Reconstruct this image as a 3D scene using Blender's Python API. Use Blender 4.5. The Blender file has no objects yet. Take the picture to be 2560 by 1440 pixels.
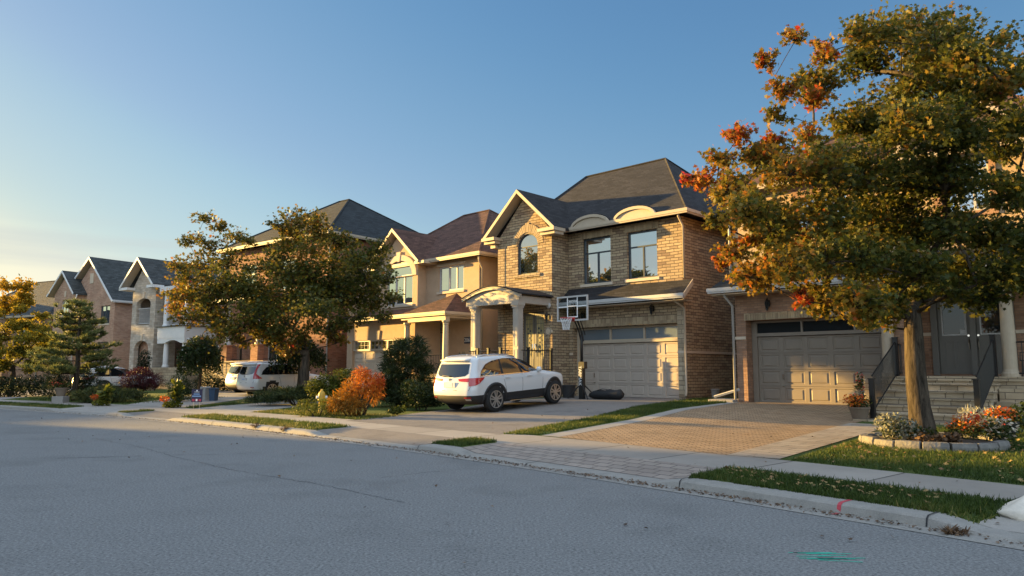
import bpy, bmesh, math, random
import numpy as np
from math import sin, cos, pi, radians, sqrt, atan2, hypot, tan
from mathutils import Vector, Matrix
from mathutils.geometry import tessellate_polygon
random.seed(7); RNG = np.random.default_rng(7)
SC = bpy.context.scene; COL = SC.collection

# ---------------------------------------------------------------- helpers
def tag(o, label=None, cat=None, group=None, kind=None):
    if label: o['label'] = label
    if cat: o['category'] = cat
    if group: o['group'] = group
    if kind: o['kind'] = kind
    return o
def empty(name, loc, yaw=0, label=None, cat=None, group=None):
    o = bpy.data.objects.new(name, None); COL.objects.link(o)
    o.empty_display_size = .2
    o.location = loc; o.rotation_euler = (0, 0, radians(yaw)); return tag(o, label, cat, group)
def link(name, me, mats, parent=None, loc=None, yaw=0):
    o = bpy.data.objects.new(name, me); COL.objects.link(o)
    for m in (mats if isinstance(mats, (list, tuple)) else [mats]): me.materials.append(m)
    if parent: o.parent = parent
    if loc is not None: o.location = loc
    if yaw: o.rotation_euler = (0, 0, radians(yaw))
    return o
class MB:
    def __init__(s, dz=0): s.v = []; s.f = []; s.m = []; s.dz = dz
    def add(s, vs, fs, mi=0):
        n = len(s.v); s.v += [(v[0], v[1], v[2] + s.dz) for v in vs]
        for f in fs: s.f.append([i + n for i in f]); s.m.append(mi)
        return s
    def box(s, x0, x1, y0, y1, z0, z1, mi=0):
        vs = [(x, y, z) for z in (z0, z1) for y in (y0, y1) for x in (x0, x1)]
        return s.add(vs, [(0,2,3,1), (4,5,7,6), (0,1,5,4), (2,6,7,3), (0,4,6,2), (1,3,7,5)], mi)
    def prism(s, poly, mp, d0, d1, mi=0):      # poly (u,v) extruded over depth d0..d1 by mp(u,v,d)
        n = len(poly); vs = [mp(u, v, d0) for u, v in poly] + [mp(u, v, d1) for u, v in poly]
        fs = [list(range(n)), list(range(2*n-1, n-1, -1))] + [(i, i+n, (i+1) % n + n, (i+1) % n) for i in range(n)]
        return s.add(vs, fs, mi)
    def ring(s, A, B, mp, d0, d1, mi=0):       # frame between outlines A (outer), B (inner), same count
        n = len(A); vs = [mp(u, v, d) for P, d in ((A, d0), (B, d0), (A, d1), (B, d1)) for u, v in P]; fs = []
        for i in range(n):
            j = (i+1) % n
            fs += [(i, j, n+j, n+i), (2*n+i, 3*n+i, 3*n+j, 2*n+j), (i, 2*n+i, 2*n+j, j), (n+i, n+j, 3*n+j, 3*n+i)]
        return s.add(vs, fs, mi)
    def tube(s, pts, rs, n=8, mi=0, cap=True):
        pts = [Vector(p) for p in pts]; k = len(pts)
        if not isinstance(rs, (list, tuple)): rs = [rs]*k
        vs = []; ref = None
        for i, p in enumerate(pts):
            t = (pts[min(i+1, k-1)] - pts[max(i-1, 0)]).normalized()
            if ref is None: ref = Vector((1, 0, 0)) if abs(t.x) < .8 else Vector((0, 1, 0))
            a = (ref - t*ref.dot(t)).normalized(); b = t.cross(a); ref = a
            vs += [tuple(p + (a*cos(2*pi*j/n) + b*sin(2*pi*j/n))*rs[i]) for j in range(n)]
        fs = [(i*n+j, i*n+(j+1) % n, (i+1)*n+(j+1) % n, (i+1)*n+j) for i in range(k-1) for j in range(n)]
        if cap: fs += [list(range(n-1, -1, -1)), [(k-1)*n+j for j in range(n)]]
        return s.add(vs, fs, mi)
    def lathe(s, prof, c=(0,0,0), n=20, mi=0, ax='z'):
        vs = []
        for r, h in prof:
            for j in range(n):
                a = 2*pi*j/n; q = (r*cos(a), r*sin(a), h)
                if ax == 'y': q = (q[0], q[2], q[1])
                vs.append((c[0]+q[0], c[1]+q[1], c[2]+q[2]))
        k = len(prof)
        fs = [(i*n+j, i*n+(j+1) % n, (i+1)*n+(j+1) % n, (i+1)*n+j) for i in range(k-1) for j in range(n)]
        fs += [list(range(n-1, -1, -1)), [(k-1)*n+j for j in range(n)]]
        return s.add(vs, fs, mi)
    def build(s, name, mats, parent=None, loc=None, yaw=0, smooth=False, bevel=0, fix=True):
        me = bpy.data.meshes.new(name); me.from_pydata(s.v, [], s.f)
        o = link(name, me, mats, parent, loc, yaw)
        me.polygons.foreach_set('material_index', s.m)
        if fix:
            bm = bmesh.new(); bm.from_mesh(me); bmesh.ops.recalc_face_normals(bm, faces=bm.faces); bm.to_mesh(me); bm.free()
        if smooth:
            me.polygons.foreach_set('use_smooth', [True]*len(me.polygons))
        if bevel:
            b = o.modifiers.new('bevel', 'BEVEL'); b.width = bevel; b.segments = 2; b.limit_method = 'ANGLE'; b.angle_limit = .6
        me.update(); return o
def FY(y): return lambda u, v, d: (u, y+d, v)       # plane facing -y
def FX(x): return lambda u, v, d: (x-d, u, v)       # plane facing +x
def FXL(x): return lambda u, v, d: (x+d, u, v)      # plane facing -x
def rect(x0, x1, z0, z1): return [(x0, z0), (x1, z0), (x1, z1), (x0, z1)]
def arch(x0, x1, z0, zs, rise, n=12):
    c = (x0+x1)/2; w = (x1-x0)/2
    return [(x0, z0), (x1, z0)] + [(c + w*cos(pi*i/n), zs + rise*sin(pi*i/n)) for i in range(n+1)]
def wall(mb, poly, holes, mp, reveal=.12, mi=0):
    lists = [[Vector((u, v, 0)) for u, v in L] for L in [poly]+holes]
    flat = [p for L in [poly]+holes for p in L]
    mb.add([mp(u, v, 0) for u, v in flat], [list(t) for t in tessellate_polygon(lists)], mi)
    for h in holes:
        n = len(h); mb.add([mp(u, v, 0) for u, v in h]+[mp(u, v, reveal) for u, v in h], [(i, (i+1) % n, (i+1) % n+n, i+n) for i in range(n)], mi)

# ---------------------------------------------------------------- materials
def newmat(name):
    m = bpy.data.materials.new(name); m.use_nodes = True; nt = m.node_tree
    return m, nt, nt.nodes['Principled BSDF'], nt.nodes, nt.links
def N(nt, t, **kw):
    n = nt.nodes.new(t)
    for k, v in kw.items():
        if k.startswith('i_'): n.inputs[k[2:].replace('_', ' ')].default_value = v
        else: setattr(n, k, v)
    return n
def rgba(c): return (c[0], c[1], c[2], 1)
def ramp(nt, stops, interp='LINEAR'):
    r = N(nt, 'ShaderNodeValToRGB'); e = r.color_ramp.elements; r.color_ramp.interpolation = interp
    e[0].position, e[0].color = stops[0][0], rgba(stops[0][1]); e[1].position, e[1].color = stops[-1][0], rgba(stops[-1][1])
    for p, c in stops[1:-1]:
        q = e.new(p); q.color = rgba(c)
    return r
def mat(name, col, rough=.6, metal=0, var=.12, scale=3, bump=0, bscale=40, coat=0, spec=None):
    m, nt, b, nd, L = newmat(name)
    b.inputs['Roughness'].default_value = rough; b.inputs['Metallic'].default_value = metal
    b.inputs['Coat Weight'].default_value = coat
    if spec is not None: b.inputs['Specular IOR Level'].default_value = spec
    tc = N(nt, 'ShaderNodeTexCoord')
    if var:
        n = N(nt, 'ShaderNodeTexNoise', i_Scale=scale, i_Detail=6, i_Roughness=.65); L.new(tc.outputs['Object'], n.inputs['Vector'])
        r = ramp(nt, [(.3, [c*(1-var) for c in col]), (.7, [min(1, c*(1+var)) for c in col])])
        L.new(n.outputs['Fac'], r.inputs['Fac']); L.new(r.outputs['Color'], b.inputs['Base Color'])
    else: b.inputs['Base Color'].default_value = rgba(col)
    if bump:
        n2 = N(nt, 'ShaderNodeTexNoise', i_Scale=bscale, i_Detail=4); L.new(tc.outputs['Object'], n2.inputs['Vector'])
        bp = N(nt, 'ShaderNodeBump', i_Strength=bump, i_Distance=.02); L.new(n2.outputs['Fac'], bp.inputs['Height']); L.new(bp.outputs['Normal'], b.inputs['Normal'])
    return m
def brickmat(name, cols, mortar, bw=.24, bh=.075, ms=.01, bump=.6, rough=.85, uv=False, patch=.25, vert=False, distort=.0):
    m, nt, b, nd, L = newmat(name); b.inputs['Roughness'].default_value = rough
    b.inputs['Specular IOR Level'].default_value = .25
    tc = N(nt, 'ShaderNodeTexCoord')
    if uv: vec = tc.outputs['UV']
    else:
        sx = N(nt, 'ShaderNodeSeparateXYZ'); L.new(tc.outputs['Object'], sx.inputs[0])
        ad = N(nt, 'ShaderNodeMath', operation='ADD'); L.new(sx.outputs[0], ad.inputs[0]); L.new(sx.outputs[1], ad.inputs[1])
        cx = N(nt, 'ShaderNodeCombineXYZ'); L.new(ad.outputs[0], cx.inputs[0]); L.new(sx.outputs[2], cx.inputs[1]); vec = cx.outputs[0]
    if distort:
        nn = N(nt, 'ShaderNodeTexNoise', i_Scale=5, i_Detail=2); L.new(vec, nn.inputs['Vector'])
        vm = N(nt, 'ShaderNodeVectorMath', operation='MULTIPLY_ADD'); L.new(nn.outputs['Color'], vm.inputs[0]); vm.inputs[1].default_value = (distort,)*3; L.new(vec, vm.inputs[2]); vec = vm.outputs[0]
    br = N(nt, 'ShaderNodeTexBrick', i_Scale=1, i_Mortar_Size=ms, i_Brick_Width=bw, i_Row_Height=bh, i_Mortar_Smooth=.2, i_Bias=0)
    br.inputs['Color1'].default_value = (0, 0, 0, 1); br.inputs['Color2'].default_value = (1, 1, 1, 1); br.inputs['Mortar'].default_value = (.5, .5, .5, 1)
    L.new(vec, br.inputs['Vector'])
    k = len(cols); r = ramp(nt, [(i/(k-1), c) for i, c in enumerate(cols)]); L.new(br.outputs['Color'], r.inputs['Fac'])
    no = N(nt, 'ShaderNodeTexNoise', i_Scale=1.1, i_Detail=7, i_Roughness=.7); L.new(vec, no.inputs['Vector'])
    hs = N(nt, 'ShaderNodeMapRange'); hs.inputs['From Min'].default_value = .3; hs.inputs['From Max'].default_value = .7
    hs.inputs['To Min'].default_value = 1-patch; hs.inputs['To Max'].default_value = 1+patch; L.new(no.outputs['Fac'], hs.inputs['Value'])
    mu = N(nt, 'ShaderNodeVectorMath', operation='SCALE'); L.new(r.outputs['Color'], mu.inputs[0]); L.new(hs.outputs[0], mu.inputs['Scale'])
    mx = N(nt, 'ShaderNodeMix', data_type='RGBA'); L.new(br.outputs['Fac'], mx.inputs['Factor']); L.new(mu.outputs[0], mx.inputs['A']); mx.inputs['B'].default_value = rgba(mortar)
    L.new(mx.outputs['Result'], b.inputs['Base Color'])
    fn = N(nt, 'ShaderNodeTexNoise', i_Scale=45, i_Detail=3); L.new(vec, fn.inputs['Vector'])
    h = N(nt, 'ShaderNodeMath', operation='MULTIPLY_ADD'); L.new(br.outputs['Fac'], h.inputs[0]); h.inputs[1].default_value = -1; L.new(fn.outputs['Fac'], h.inputs[2])
    bp = N(nt, 'ShaderNodeBump', i_Strength=bump, i_Distance=.012); L.new(h.outputs[0], bp.inputs['Height']); L.new(bp.outputs['Normal'], b.inputs['Normal'])
    return m
def shingle(name, col, var=.3): return brickmat(name, [[c*(1-var) for c in col], col, [c*(1+var) for c in col]], [c*.45 for c in col], .33, .105, .006, .8, .9, patch=.18)
def glassmat(name, base=(.02, .025, .03), refl=.42, rough=.015):
    m, nt, b, nd, L = newmat(name); out = nt.nodes['Material Output']
    b.inputs['Base Color'].default_value = rgba(base); b.inputs['Roughness'].default_value = .25; b.inputs['Specular IOR Level'].default_value = 0
    g = N(nt, 'ShaderNodeBsdfGlossy'); g.inputs['Roughness'].default_value = rough; g.inputs['Color'].default_value = (.92, .96, 1, 1)
    tc = N(nt, 'ShaderNodeTexCoord'); n = N(nt, 'ShaderNodeTexNoise', i_Scale=1.3, i_Detail=1); L.new(tc.outputs['Object'], n.inputs['Vector'])
    bp = N(nt, 'ShaderNodeBump', i_Strength=.06, i_Distance=.05); L.new(n.outputs['Fac'], bp.inputs['Height']); L.new(bp.outputs['Normal'], g.inputs['Normal'])
    lw = N(nt, 'ShaderNodeLayerWeight'); lw.inputs['Blend'].default_value = .5
    pw = N(nt, 'ShaderNodeMath', operation='POWER'); L.new(lw.outputs['Facing'], pw.inputs[0]); pw.inputs[1].default_value = 4
    ad = N(nt, 'ShaderNodeMath', operation='ADD', use_clamp=True); L.new(pw.outputs[0], ad.inputs[0]); ad.inputs[1].default_value = refl+.04
    mx = N(nt, 'ShaderNodeMixShader'); L.new(ad.outputs[0], mx.inputs[0]); L.new(b.outputs[0], mx.inputs[1]); L.new(g.outputs[0], mx.inputs[2])
    L.new(mx.outputs[0], out.inputs['Surface']); return m
def leafmat(name, stops, transl=.35, rough=.55, var=.5):
    m, nt, b, nd, L = newmat(name); out = nt.nodes['Material Output']; b.inputs['Roughness'].default_value = rough; b.inputs['Specular IOR Level'].default_value = .3
    at = N(nt, 'ShaderNodeAttribute', attribute_name='tint'); r = ramp(nt, stops); L.new(at.outputs['Fac'], r.inputs['Fac'])
    L.new(r.outputs['Color'], b.inputs['Base Color'])
    t = N(nt, 'ShaderNodeBsdfTranslucent'); L.new(r.outputs['Color'], t.inputs['Color'])
    mx = N(nt, 'ShaderNodeMixShader'); mx.inputs[0].default_value = transl; L.new(b.outputs[0], mx.inputs[1]); L.new(t.outputs[0], mx.inputs[2]); L.new(mx.outputs[0], out.inputs['Surface'])
    return m
def groundmat(name, cols, scale=(1.2, 60), bump=.4, rough=.9, speck=.5, lanes=0):
    m, nt, b, nd, L = newmat(name); b.inputs['Roughness'].default_value = rough; b.inputs['Specular IOR Level'].default_value = .2
    tc = N(nt, 'ShaderNodeTexCoord'); v = tc.outputs['Object']
    n = N(nt, 'ShaderNodeTexNoise', i_Scale=scale[0], i_Detail=8, i_Roughness=.7); L.new(v, n.inputs['Vector'])
    k = len(cols); r = ramp(nt, [(.3+.4*i/(k-1), c) for i, c in enumerate(cols)]); L.new(n.outputs['Fac'], r.inputs['Fac'])
    f = N(nt, 'ShaderNodeTexNoise', i_Scale=scale[1], i_Detail=3, i_Roughness=.8); L.new(v, f.inputs['Vector'])
    mr = N(nt, 'ShaderNodeMapRange'); mr.inputs['From Min'].default_value = .3; mr.inputs['From Max'].default_value = .7; mr.inputs['To Min'].default_value = 1-speck; mr.inputs['To Max'].default_value = 1+speck; L.new(f.outputs['Fac'], mr.inputs['Value'])
    mu = N(nt, 'ShaderNodeVectorMath', operation='SCALE'); L.new(r.outputs['Color'], mu.inputs[0]); L.new(mr.outputs[0], mu.inputs['Scale'])
    L.new(mu.outputs[0], b.inputs['Base Color'])
    bp = N(nt, 'ShaderNodeBump', i_Strength=bump, i_Distance=.01); L.new(f.outputs['Fac'], bp.inputs['Height']); L.new(bp.outputs['Normal'], b.inputs['Normal'])
    return m

def barkmat():
    m, nt, b, nd, L = newmat('bark'); b.inputs['Roughness'].default_value = .95; b.inputs['Specular IOR Level'].default_value = .1
    tc = N(nt, 'ShaderNodeTexCoord'); mp = N(nt, 'ShaderNodeMapping'); mp.inputs['Scale'].default_value = (15, 15, 2.2); L.new(tc.outputs['Object'], mp.inputs[0])
    n = N(nt, 'ShaderNodeTexNoise', i_Scale=1, i_Detail=6, i_Roughness=.7, i_Distortion=.6); L.new(mp.outputs[0], n.inputs['Vector'])
    r = ramp(nt, [(.34, (.022,.018,.014)), (.5, (.068,.054,.041)), (.68, (.115,.092,.070))]); L.new(n.outputs['Fac'], r.inputs['Fac']); L.new(r.outputs['Color'], b.inputs['Base Color'])
    bp = N(nt, 'ShaderNodeBump', i_Strength=1, i_Distance=.03); L.new(n.outputs['Fac'], bp.inputs['Height']); L.new(bp.outputs['Normal'], b.inputs['Normal']); return m
MT = dict(
 brick_tan=brickmat('brick_tan', [(.23,.16,.11), (.36,.265,.165), (.43,.33,.21), (.39,.28,.175)], (.10,.075,.055), .36, .115, .012, 1, distort=.05, patch=.16),
 brick_brown=brickmat('brick_brown', [(.23,.13,.085), (.31,.18,.115), (.36,.215,.14)], (.22,.15,.11), .25, .08, .008, .5),
 brick_red=brickmat('brick_red', [(.25,.105,.06), (.33,.145,.085), (.37,.18,.11)], (.27,.17,.12), .25, .08, .008, .5),
 brick_salmon=brickmat('brick_salmon', [(.36,.20,.135), (.44,.26,.175), (.48,.31,.22)], (.40,.30,.24), .25, .08, .008, .5),
 white_bright=mat('white_bright', (.66,.66,.66), .5, var=.04),
 brick_pale=brickmat('brick_pale', [(.36,.30,.24), (.46,.40,.33), (.52,.45,.37)], (.33,.29,.25), .36, .16, .01, .6),
 stone=brickmat('stone_blocks', [(.36,.28,.19), (.45,.355,.245), (.50,.40,.28)], (.20,.16,.115), .42, .175, .012, .9, patch=.2),
 stucco=mat('stucco', (.46,.33,.22), .9, var=.07, bump=.25, bscale=120),
 stucco_light=mat('stucco_light', (.56,.46,.35), .9, var=.06, bump=.2, bscale=120),
 siding_beige=mat('siding_beige', (.40,.285,.17), .85, var=.06, bump=.2, bscale=100),
 cream=mat('cream_paint', (.43,.35,.26), .55, var=.06, scale=5),
 greige=mat('greige_paint', (.40,.345,.29), .55, var=.06, scale=5),
 white=mat('white_paint', (.44,.43,.42), .5, var=.04),
 door_beige=mat('garage_beige', (.40,.335,.28), .5, var=.05),
 door_taupe=mat('garage_taupe', (.21,.172,.135), .5, var=.06),
 door_grey=mat('door_grey', (.14,.13,.115), .45, var=.05),
 black_metal=mat('black_metal', (.012,.012,.013), .4, var=0),
 dark_frame=mat('dark_frame', (.035,.045,.055), .4, var=0),
 roof_grey=shingle('roof_grey', (.029,.027,.029)), roof_slate=shingle('roof_slate', (.026,.030,.034)),
 roof_brown=shingle('roof_brown', (.10,.05,.037)), roof_green=shingle('roof_green', (.06,.065,.066)),
 glass=glassmat('window_glass', refl=.50), glass_dark=glassmat('window_glass_dark', (.012,.018,.022), .005),
 glass_frost=glassmat('frosted_glass', (.10,.13,.16), .12, .25),
 glass_door=glassmat('door_glass', (.5,.42,.2), .28, .22),
 curtain=mat('curtain', (.5,.5,.46), .9, var=.1),
 bark=barkmat(),
 soil=mat('soil', (.05,.033,.022), 1, var=.3, scale=20, bump=.8),
 concrete=groundmat('concrete', [(.25,.23,.21), (.32,.295,.27), (.28,.26,.235)], (1.3, 90), .25, .9, .12),
 kerb=groundmat('kerb_concrete', [(.21,.20,.185), (.28,.265,.245), (.24,.225,.21)], (2.2, 70), .4, .9, .16),
 terracotta=mat('planter_clay', (.20,.15,.11), .8), pot_black=mat('pot_black', (.02,.02,.022), .6, var=.1), pot_grey=mat('pot_grey', (.35,.34,.33), .7),
 car_white=mat('car_paint_white', (.60,.61,.63), .28, var=0, coat=.8), car_black=mat('car_plastic', (.014,.014,.016), .55, var=0),
 car_glass=glassmat('car_glass', (.008,.01,.012), .10, .01), tyre=mat('tyre_rubber', (.013,.013,.014), .85, var=.15),
 alloy=mat('alloy', (.55,.55,.56), .3, .9, var=0), red_lamp=mat('red_lamp', (.42,.012,.018), .15, var=0, coat=1), chrome=mat('chrome', (.7,.7,.7), .12, 1, var=0),
 plate=mat('number_plate', (.55,.57,.60), .5, var=0), ink=mat('dark_ink', (.02,.03,.06), .6, var=0),
 white_ink=mat('white_ink', (.75,.75,.75), .6, var=0), red_metal=mat('red_metal', (.45,.03,.025), .4, var=0), net=mat('net_cord', (.7,.7,.7), .8, var=0),
 acrylic=None, bag=mat('bag_black', (.012,.012,.014), .7, var=.2, bump=.4, bscale=12), bin_blue=mat('bin_blue', (.03,.06,.11), .5), sign_navy=mat('sign_navy', (.03,.025,.06), .5, var=0), sign_blue=mat('sign_blue', (.25,.38,.6), .5, var=0), sign_red=mat('sign_red', (.45,.06,.08), .5, var=0),
 rock=mat('rock_white', (.62,.56,.48), .9, var=.2, scale=5, bump=.7, bscale=10), paint_red=mat('marking_red', (.42,.05,.07), .8, var=.2, scale=30), paint_green=mat('marking_green', (.03,.42,.30), .8, var=.2, scale=40),
 tar=mat('crack_tar', (.025,.026,.03), .9, var=.3, scale=20),
)
def acrylic():
    m, nt, b, nd, L = newmat('clear_acrylic'); out = nt.nodes['Material Output']
    t = N(nt, 'ShaderNodeBsdfTransparent'); t.inputs['Color'].default_value = (.82, .86, .88, 1)
    g = N(nt, 'ShaderNodeBsdfGlossy'); g.inputs['Roughness'].default_value = .03
    mx = N(nt, 'ShaderNodeMixShader'); mx.inputs[0].default_value = .10; L.new(t.outputs[0], mx.inputs[1]); L.new(g.outputs[0], mx.inputs[2]); L.new(mx.outputs[0], out.inputs['Surface']); return m
MT['acrylic'] = acrylic()

# ---------------------------------------------------------------- terrain: the kerb is an arc; d = metres behind it, s = metres along it to the left
CX, CY, RK = -66.378, -47.17, 89.58
PH0 = atan2(10.6-CY, 2.19-CX)
def xy(s, d): a = PH0 + s/RK; return CX + (RK+d)*cos(a), CY + (RK+d)*sin(a)
def sd(x, y): return (atan2(y-CY, x-CX)-PH0)*RK, hypot(x-CX, y-CY)-RK
# kerb: s ranges where it drops for a driveway
LOW = [(-.7, 4.45), (5.3, 9.7), (16.9, 20.5), (21.2, 25.6), (35, 40), (-9, -3.8), (48, 54)]
def kh(s):
    h = 1.0
    for a, b in LOW:
        if a < s < b: h = min(h, max(0, 1-min((s-a), (b-s))/.45))
    return .03 + .08*h
def Z(x, y):
    s, d = sd(x, y); k = float(np.interp(s, [26, 40], [1, .4])); k0 = kh(s)-.004
    z1 = float(np.interp(d, [-.22, .75, 2.2, 6.4, 9.2, 14, 30], [k0, .128, .142, .25, .40, .44, .44]))
    z2 = float(np.interp(d, [-.22, .75, 2.2, 6.4, 12, 13.1, 14, 30], [k0, .128, .142, .165, .20, .26, .43, .44])); q = min(1, max(0, (s-2)/3.5)); q = q*q*(3-2*q)
    z = z2 + (z1-z2)*q
    return z if d < 2.2 else .142 + k*(z-.142)
def sheet(name, pts, mat_, zoff=.004, uvf=None, parent=None):   # pts: grid [i][j] of (x,y) draped on the terrain
    ni, nj = len(pts), len(pts[0]); vs = [(p[0], p[1], (p[2] if len(p) > 2 else Z(p[0], p[1])) + zoff) for row in pts for p in row]
    fs = [(i*nj+j, i*nj+j+1, (i+1)*nj+j+1, (i+1)*nj+j) for i in range(ni-1) for j in range(nj-1)]
    me = bpy.data.meshes.new(name); me.from_pydata(vs, [], fs)
    bm = bmesh.new(); bm.from_mesh(me); bmesh.ops.recalc_face_normals(bm, faces=bm.faces)
    if sum(f.normal.z for f in bm.faces) < 0: bmesh.ops.reverse_faces(bm, faces=bm.faces)
    bm.to_mesh(me); bm.free()
    uv = me.uv_layers.new(name='UVMap')
    for l in me.loops:
        x, y, _ = vs[l.vertex_index]; uv.data[l.index].uv = uvf(x, y) if uvf else sd(x, y)
    o = link(name, me, mat_, parent); me.polygons.foreach_set('use_smooth', [True]*len(me.polygons)); tag(o, kind='structure'); return o
def strip(name, s0, s1, d0, d1, mat_, zoff=.004, z=None, step=.5, nd=4, s0b=None, s1b=None):
    s0b = s0 if s0b is None else s0b; s1b = s1 if s1b is None else s1b; n = max(2, int((s1-s0)/step)+1); rows = []
    for i in range(n):
        t = i/(n-1); row = []
        for j in range(nd+1):
            q = j/nd; s = (s0+(s1-s0)*t)*(1-q)+(s0b+(s1b-s0b)*t)*q; p = xy(s, d0+(d1-d0)*q); row.append(p if z is None else (p[0], p[1], z))
        rows.append(row)
    return sheet(name, rows, mat_, zoff)
def quad(name, c, mat_, zoff=.008, n=24, m=12, uvf=None):   # c: four corners (x,y), a-b far edge, d-c near edge
    rows = []
    for i in range(n+1):
        t = i/n; a = [c[0][k]+(c[3][k]-c[0][k])*t for k in (0, 1)]; b = [c[1][k]+(c[2][k]-c[1][k])*t for k in (0, 1)]
        rows.append([(a[0]+(b[0]-a[0])*j/m, a[1]+(b[1]-a[1])*j/m) for j in range(m+1)])
    return sheet(name, rows, mat_, zoff, uvf)
asphalt = groundmat('asphalt', [(.142,.142,.142), (.185,.185,.185), (.165,.165,.165)], (.45, 36), .7, .93, .62, .09)
asphalt_drive = groundmat('asphalt_drive', [(.12,.11,.105), (.20,.18,.165), (.15,.14,.13)], (.8, 60), .5, .92, .25)
lawn = groundmat('lawn_turf', [(.035,.055,.012), (.07,.10,.022), (.10,.105,.03)], (1.6, 70), .8, 1, .5)
farg = groundmat('far_ground', [(.05,.06,.02), (.07,.08,.03)], (.2, 5), .2, 1, .3)
pavers = brickmat('pavers', [(.27,.18,.105), (.37,.255,.155), (.32,.225,.14)], (.10,.075,.055), .24, .12, .012, .8, .9, uv=True, patch=.2)
pavers_grey = brickmat('pavers_grey', [(.24,.20,.175), (.30,.25,.215), (.27,.23,.20)], (.12,.10,.09), .3, .2, .012, .6, .9, uv=True, patch=.15)
sidewalk_m = brickmat('sidewalk_slabs', [(.25,.225,.20), (.31,.28,.25), (.28,.255,.225)], (.10,.09,.08), 1.6, 4, .02, .25, .9, uv=True, patch=.12)
border_m = brickmat('border_slabs', [(.30,.25,.20), (.36,.31,.25)], (.12,.10,.09), .62, .32, .012, .5, .9, uv=True, patch=.12)

sheet('ground', [[(x, y, -.05) for y in (-700, -40, 60, 1500)] for x in (-1500, -60, 40, 700)], farg, 0)
strip('road', -30, 130, -9.4, -.72, asphalt, 0, z=0, step=1.0, nd=8)
strip('lawn', -30, 125, .72, 60, lawn, 0, step=.5, nd=90); strip('lawn_verge', -30, 90, -.24, .72, lawn, 0, step=.1, nd=4)
strip('far_verge', -30, 125, -60, -9.4, lawn, .1, z=0, step=2, nd=6)
kb = MB(); S = np.arange(-20, 90, .2); rows = []
for s in S:
    h = kh(s); wob = .004*sin(s*3.1)
    prof = [(-.80, .006), (-.50, .002), (-.47, h*.75), (-.44, h*.95), (-.40, h), (-.20, h+.004), (-.18, h-.02)]
    rows.append([(*xy(s, d+wob), z) for d, z in prof])
kb.add([p for r in rows for p in r], [(i*7+j, i*7+j+1, (i+1)*7+j+1, (i+1)*7+j) for i in range(len(rows)-1) for j in range(6)])
jt = kb
kerb = kb.build('kerb', MT['kerb'], smooth=False); tag(kerb, kind='structure')
mj = MB()
for s in np.arange(-19, 60, 3.05):
    h = kh(s)+.006; pr = [(-.5, .006), (-.475, h*.76), (-.44, h*.97), (-.40, h), (-.20, h+.004)]
    for a, b in zip(pr[:-1], pr[1:]):
        p = [(*xy(s+e, a[0]), a[1]+.002) for e in (-.008, .008)] + [(*xy(s+e, b[0]), b[1]+.002) for e in (.008, -.008)]; mj.add(p, [(0, 1, 2, 3)])
tag(mj.build('kerb_joint', MT['tar']), kind='structure')
strip('sidewalk', -20, 90, .72, 2.2, sidewalk_m, .006, step=.5)
for i, (a, b, m_) in enumerate([(-.66, 4.4, pavers_grey), (5.35, 9.7, asphalt_drive), (17, 20.5, asphalt_drive), (21.2, 25.5, MT['concrete']), (35, 40, MT['concrete']), (-9, -4.1, MT['concrete'])]):
    strip('driveway_apron', a, b, -.215, .72, m_, .010, step=.1)
# driveways (world corners: far-left, far-right, near-right, near-left)
Mx, Rx, Dx, Tx, Bx = [(6.24, 27.3), -43.7], [(8.18, 24.6), -43.7], [(-10.1, 39.4), -38], [(-19.2, 46.9), -34], [(-28.5, 53.5), -32]
def W(fr, x, y):
    r = radians(fr[1]); return fr[0][0] + x*cos(r) - y*sin(r), fr[0][1] + x*sin(r) + y*cos(r)
def locuv(fr):
    r = radians(fr[1]); return lambda x, y: ((x-fr[0][0])*cos(r)+(y-fr[0][1])*sin(r), -(x-fr[0][0])*sin(r)+(y-fr[0][1])*cos(r))
def uvrot(f): return lambda x, y: (f(x, y)[0]*.7+f(x, y)[1]*.714, -f(x, y)[0]*.714+f(x, y)[1]*.7)
quad('driveway', [W(Mx, -5.1, .4), W(Mx, .3, .4), (-.25, 16.0), (-4.6, 20.2)], asphalt_drive)
quad('driveway', [W(Rx, -.45, .5), W(Rx, 4.15, .5), (3.55, 12.1), (.95, 15.3)], pavers, .009, uvf=uvrot(locuv(Rx)))
quad('path_edge', [W(Rx, -.75, -.1), W(Rx, -.4, -.1), (.97, 15.28), (.62, 15.62)], MT['concrete'], .012)
quad('path_border', [(8.6, 18.6), (9.35, 17.9), (4.2, 11.55), (3.55, 12.1)], border_m, .013)
quad('driveway', [W(Mx, -18.6, -2.2), W(Mx, -13.2, -2.2), xy(17.1, 2.15), xy(20.6, 2.15)], MT['concrete'], .008)
quad('driveway', [W(Dx, -8.5, .2), W(Dx, -1.5, .2), xy(21.4, 2.15), xy(25.3, 2.15)], MT['concrete'], .011)
quad('driveway', [W(Tx, -15.5, 0), W(Tx, -9.3, 0), xy(35, 2.15), xy(39.8, 2.15)], MT['concrete'], .008)

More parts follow.
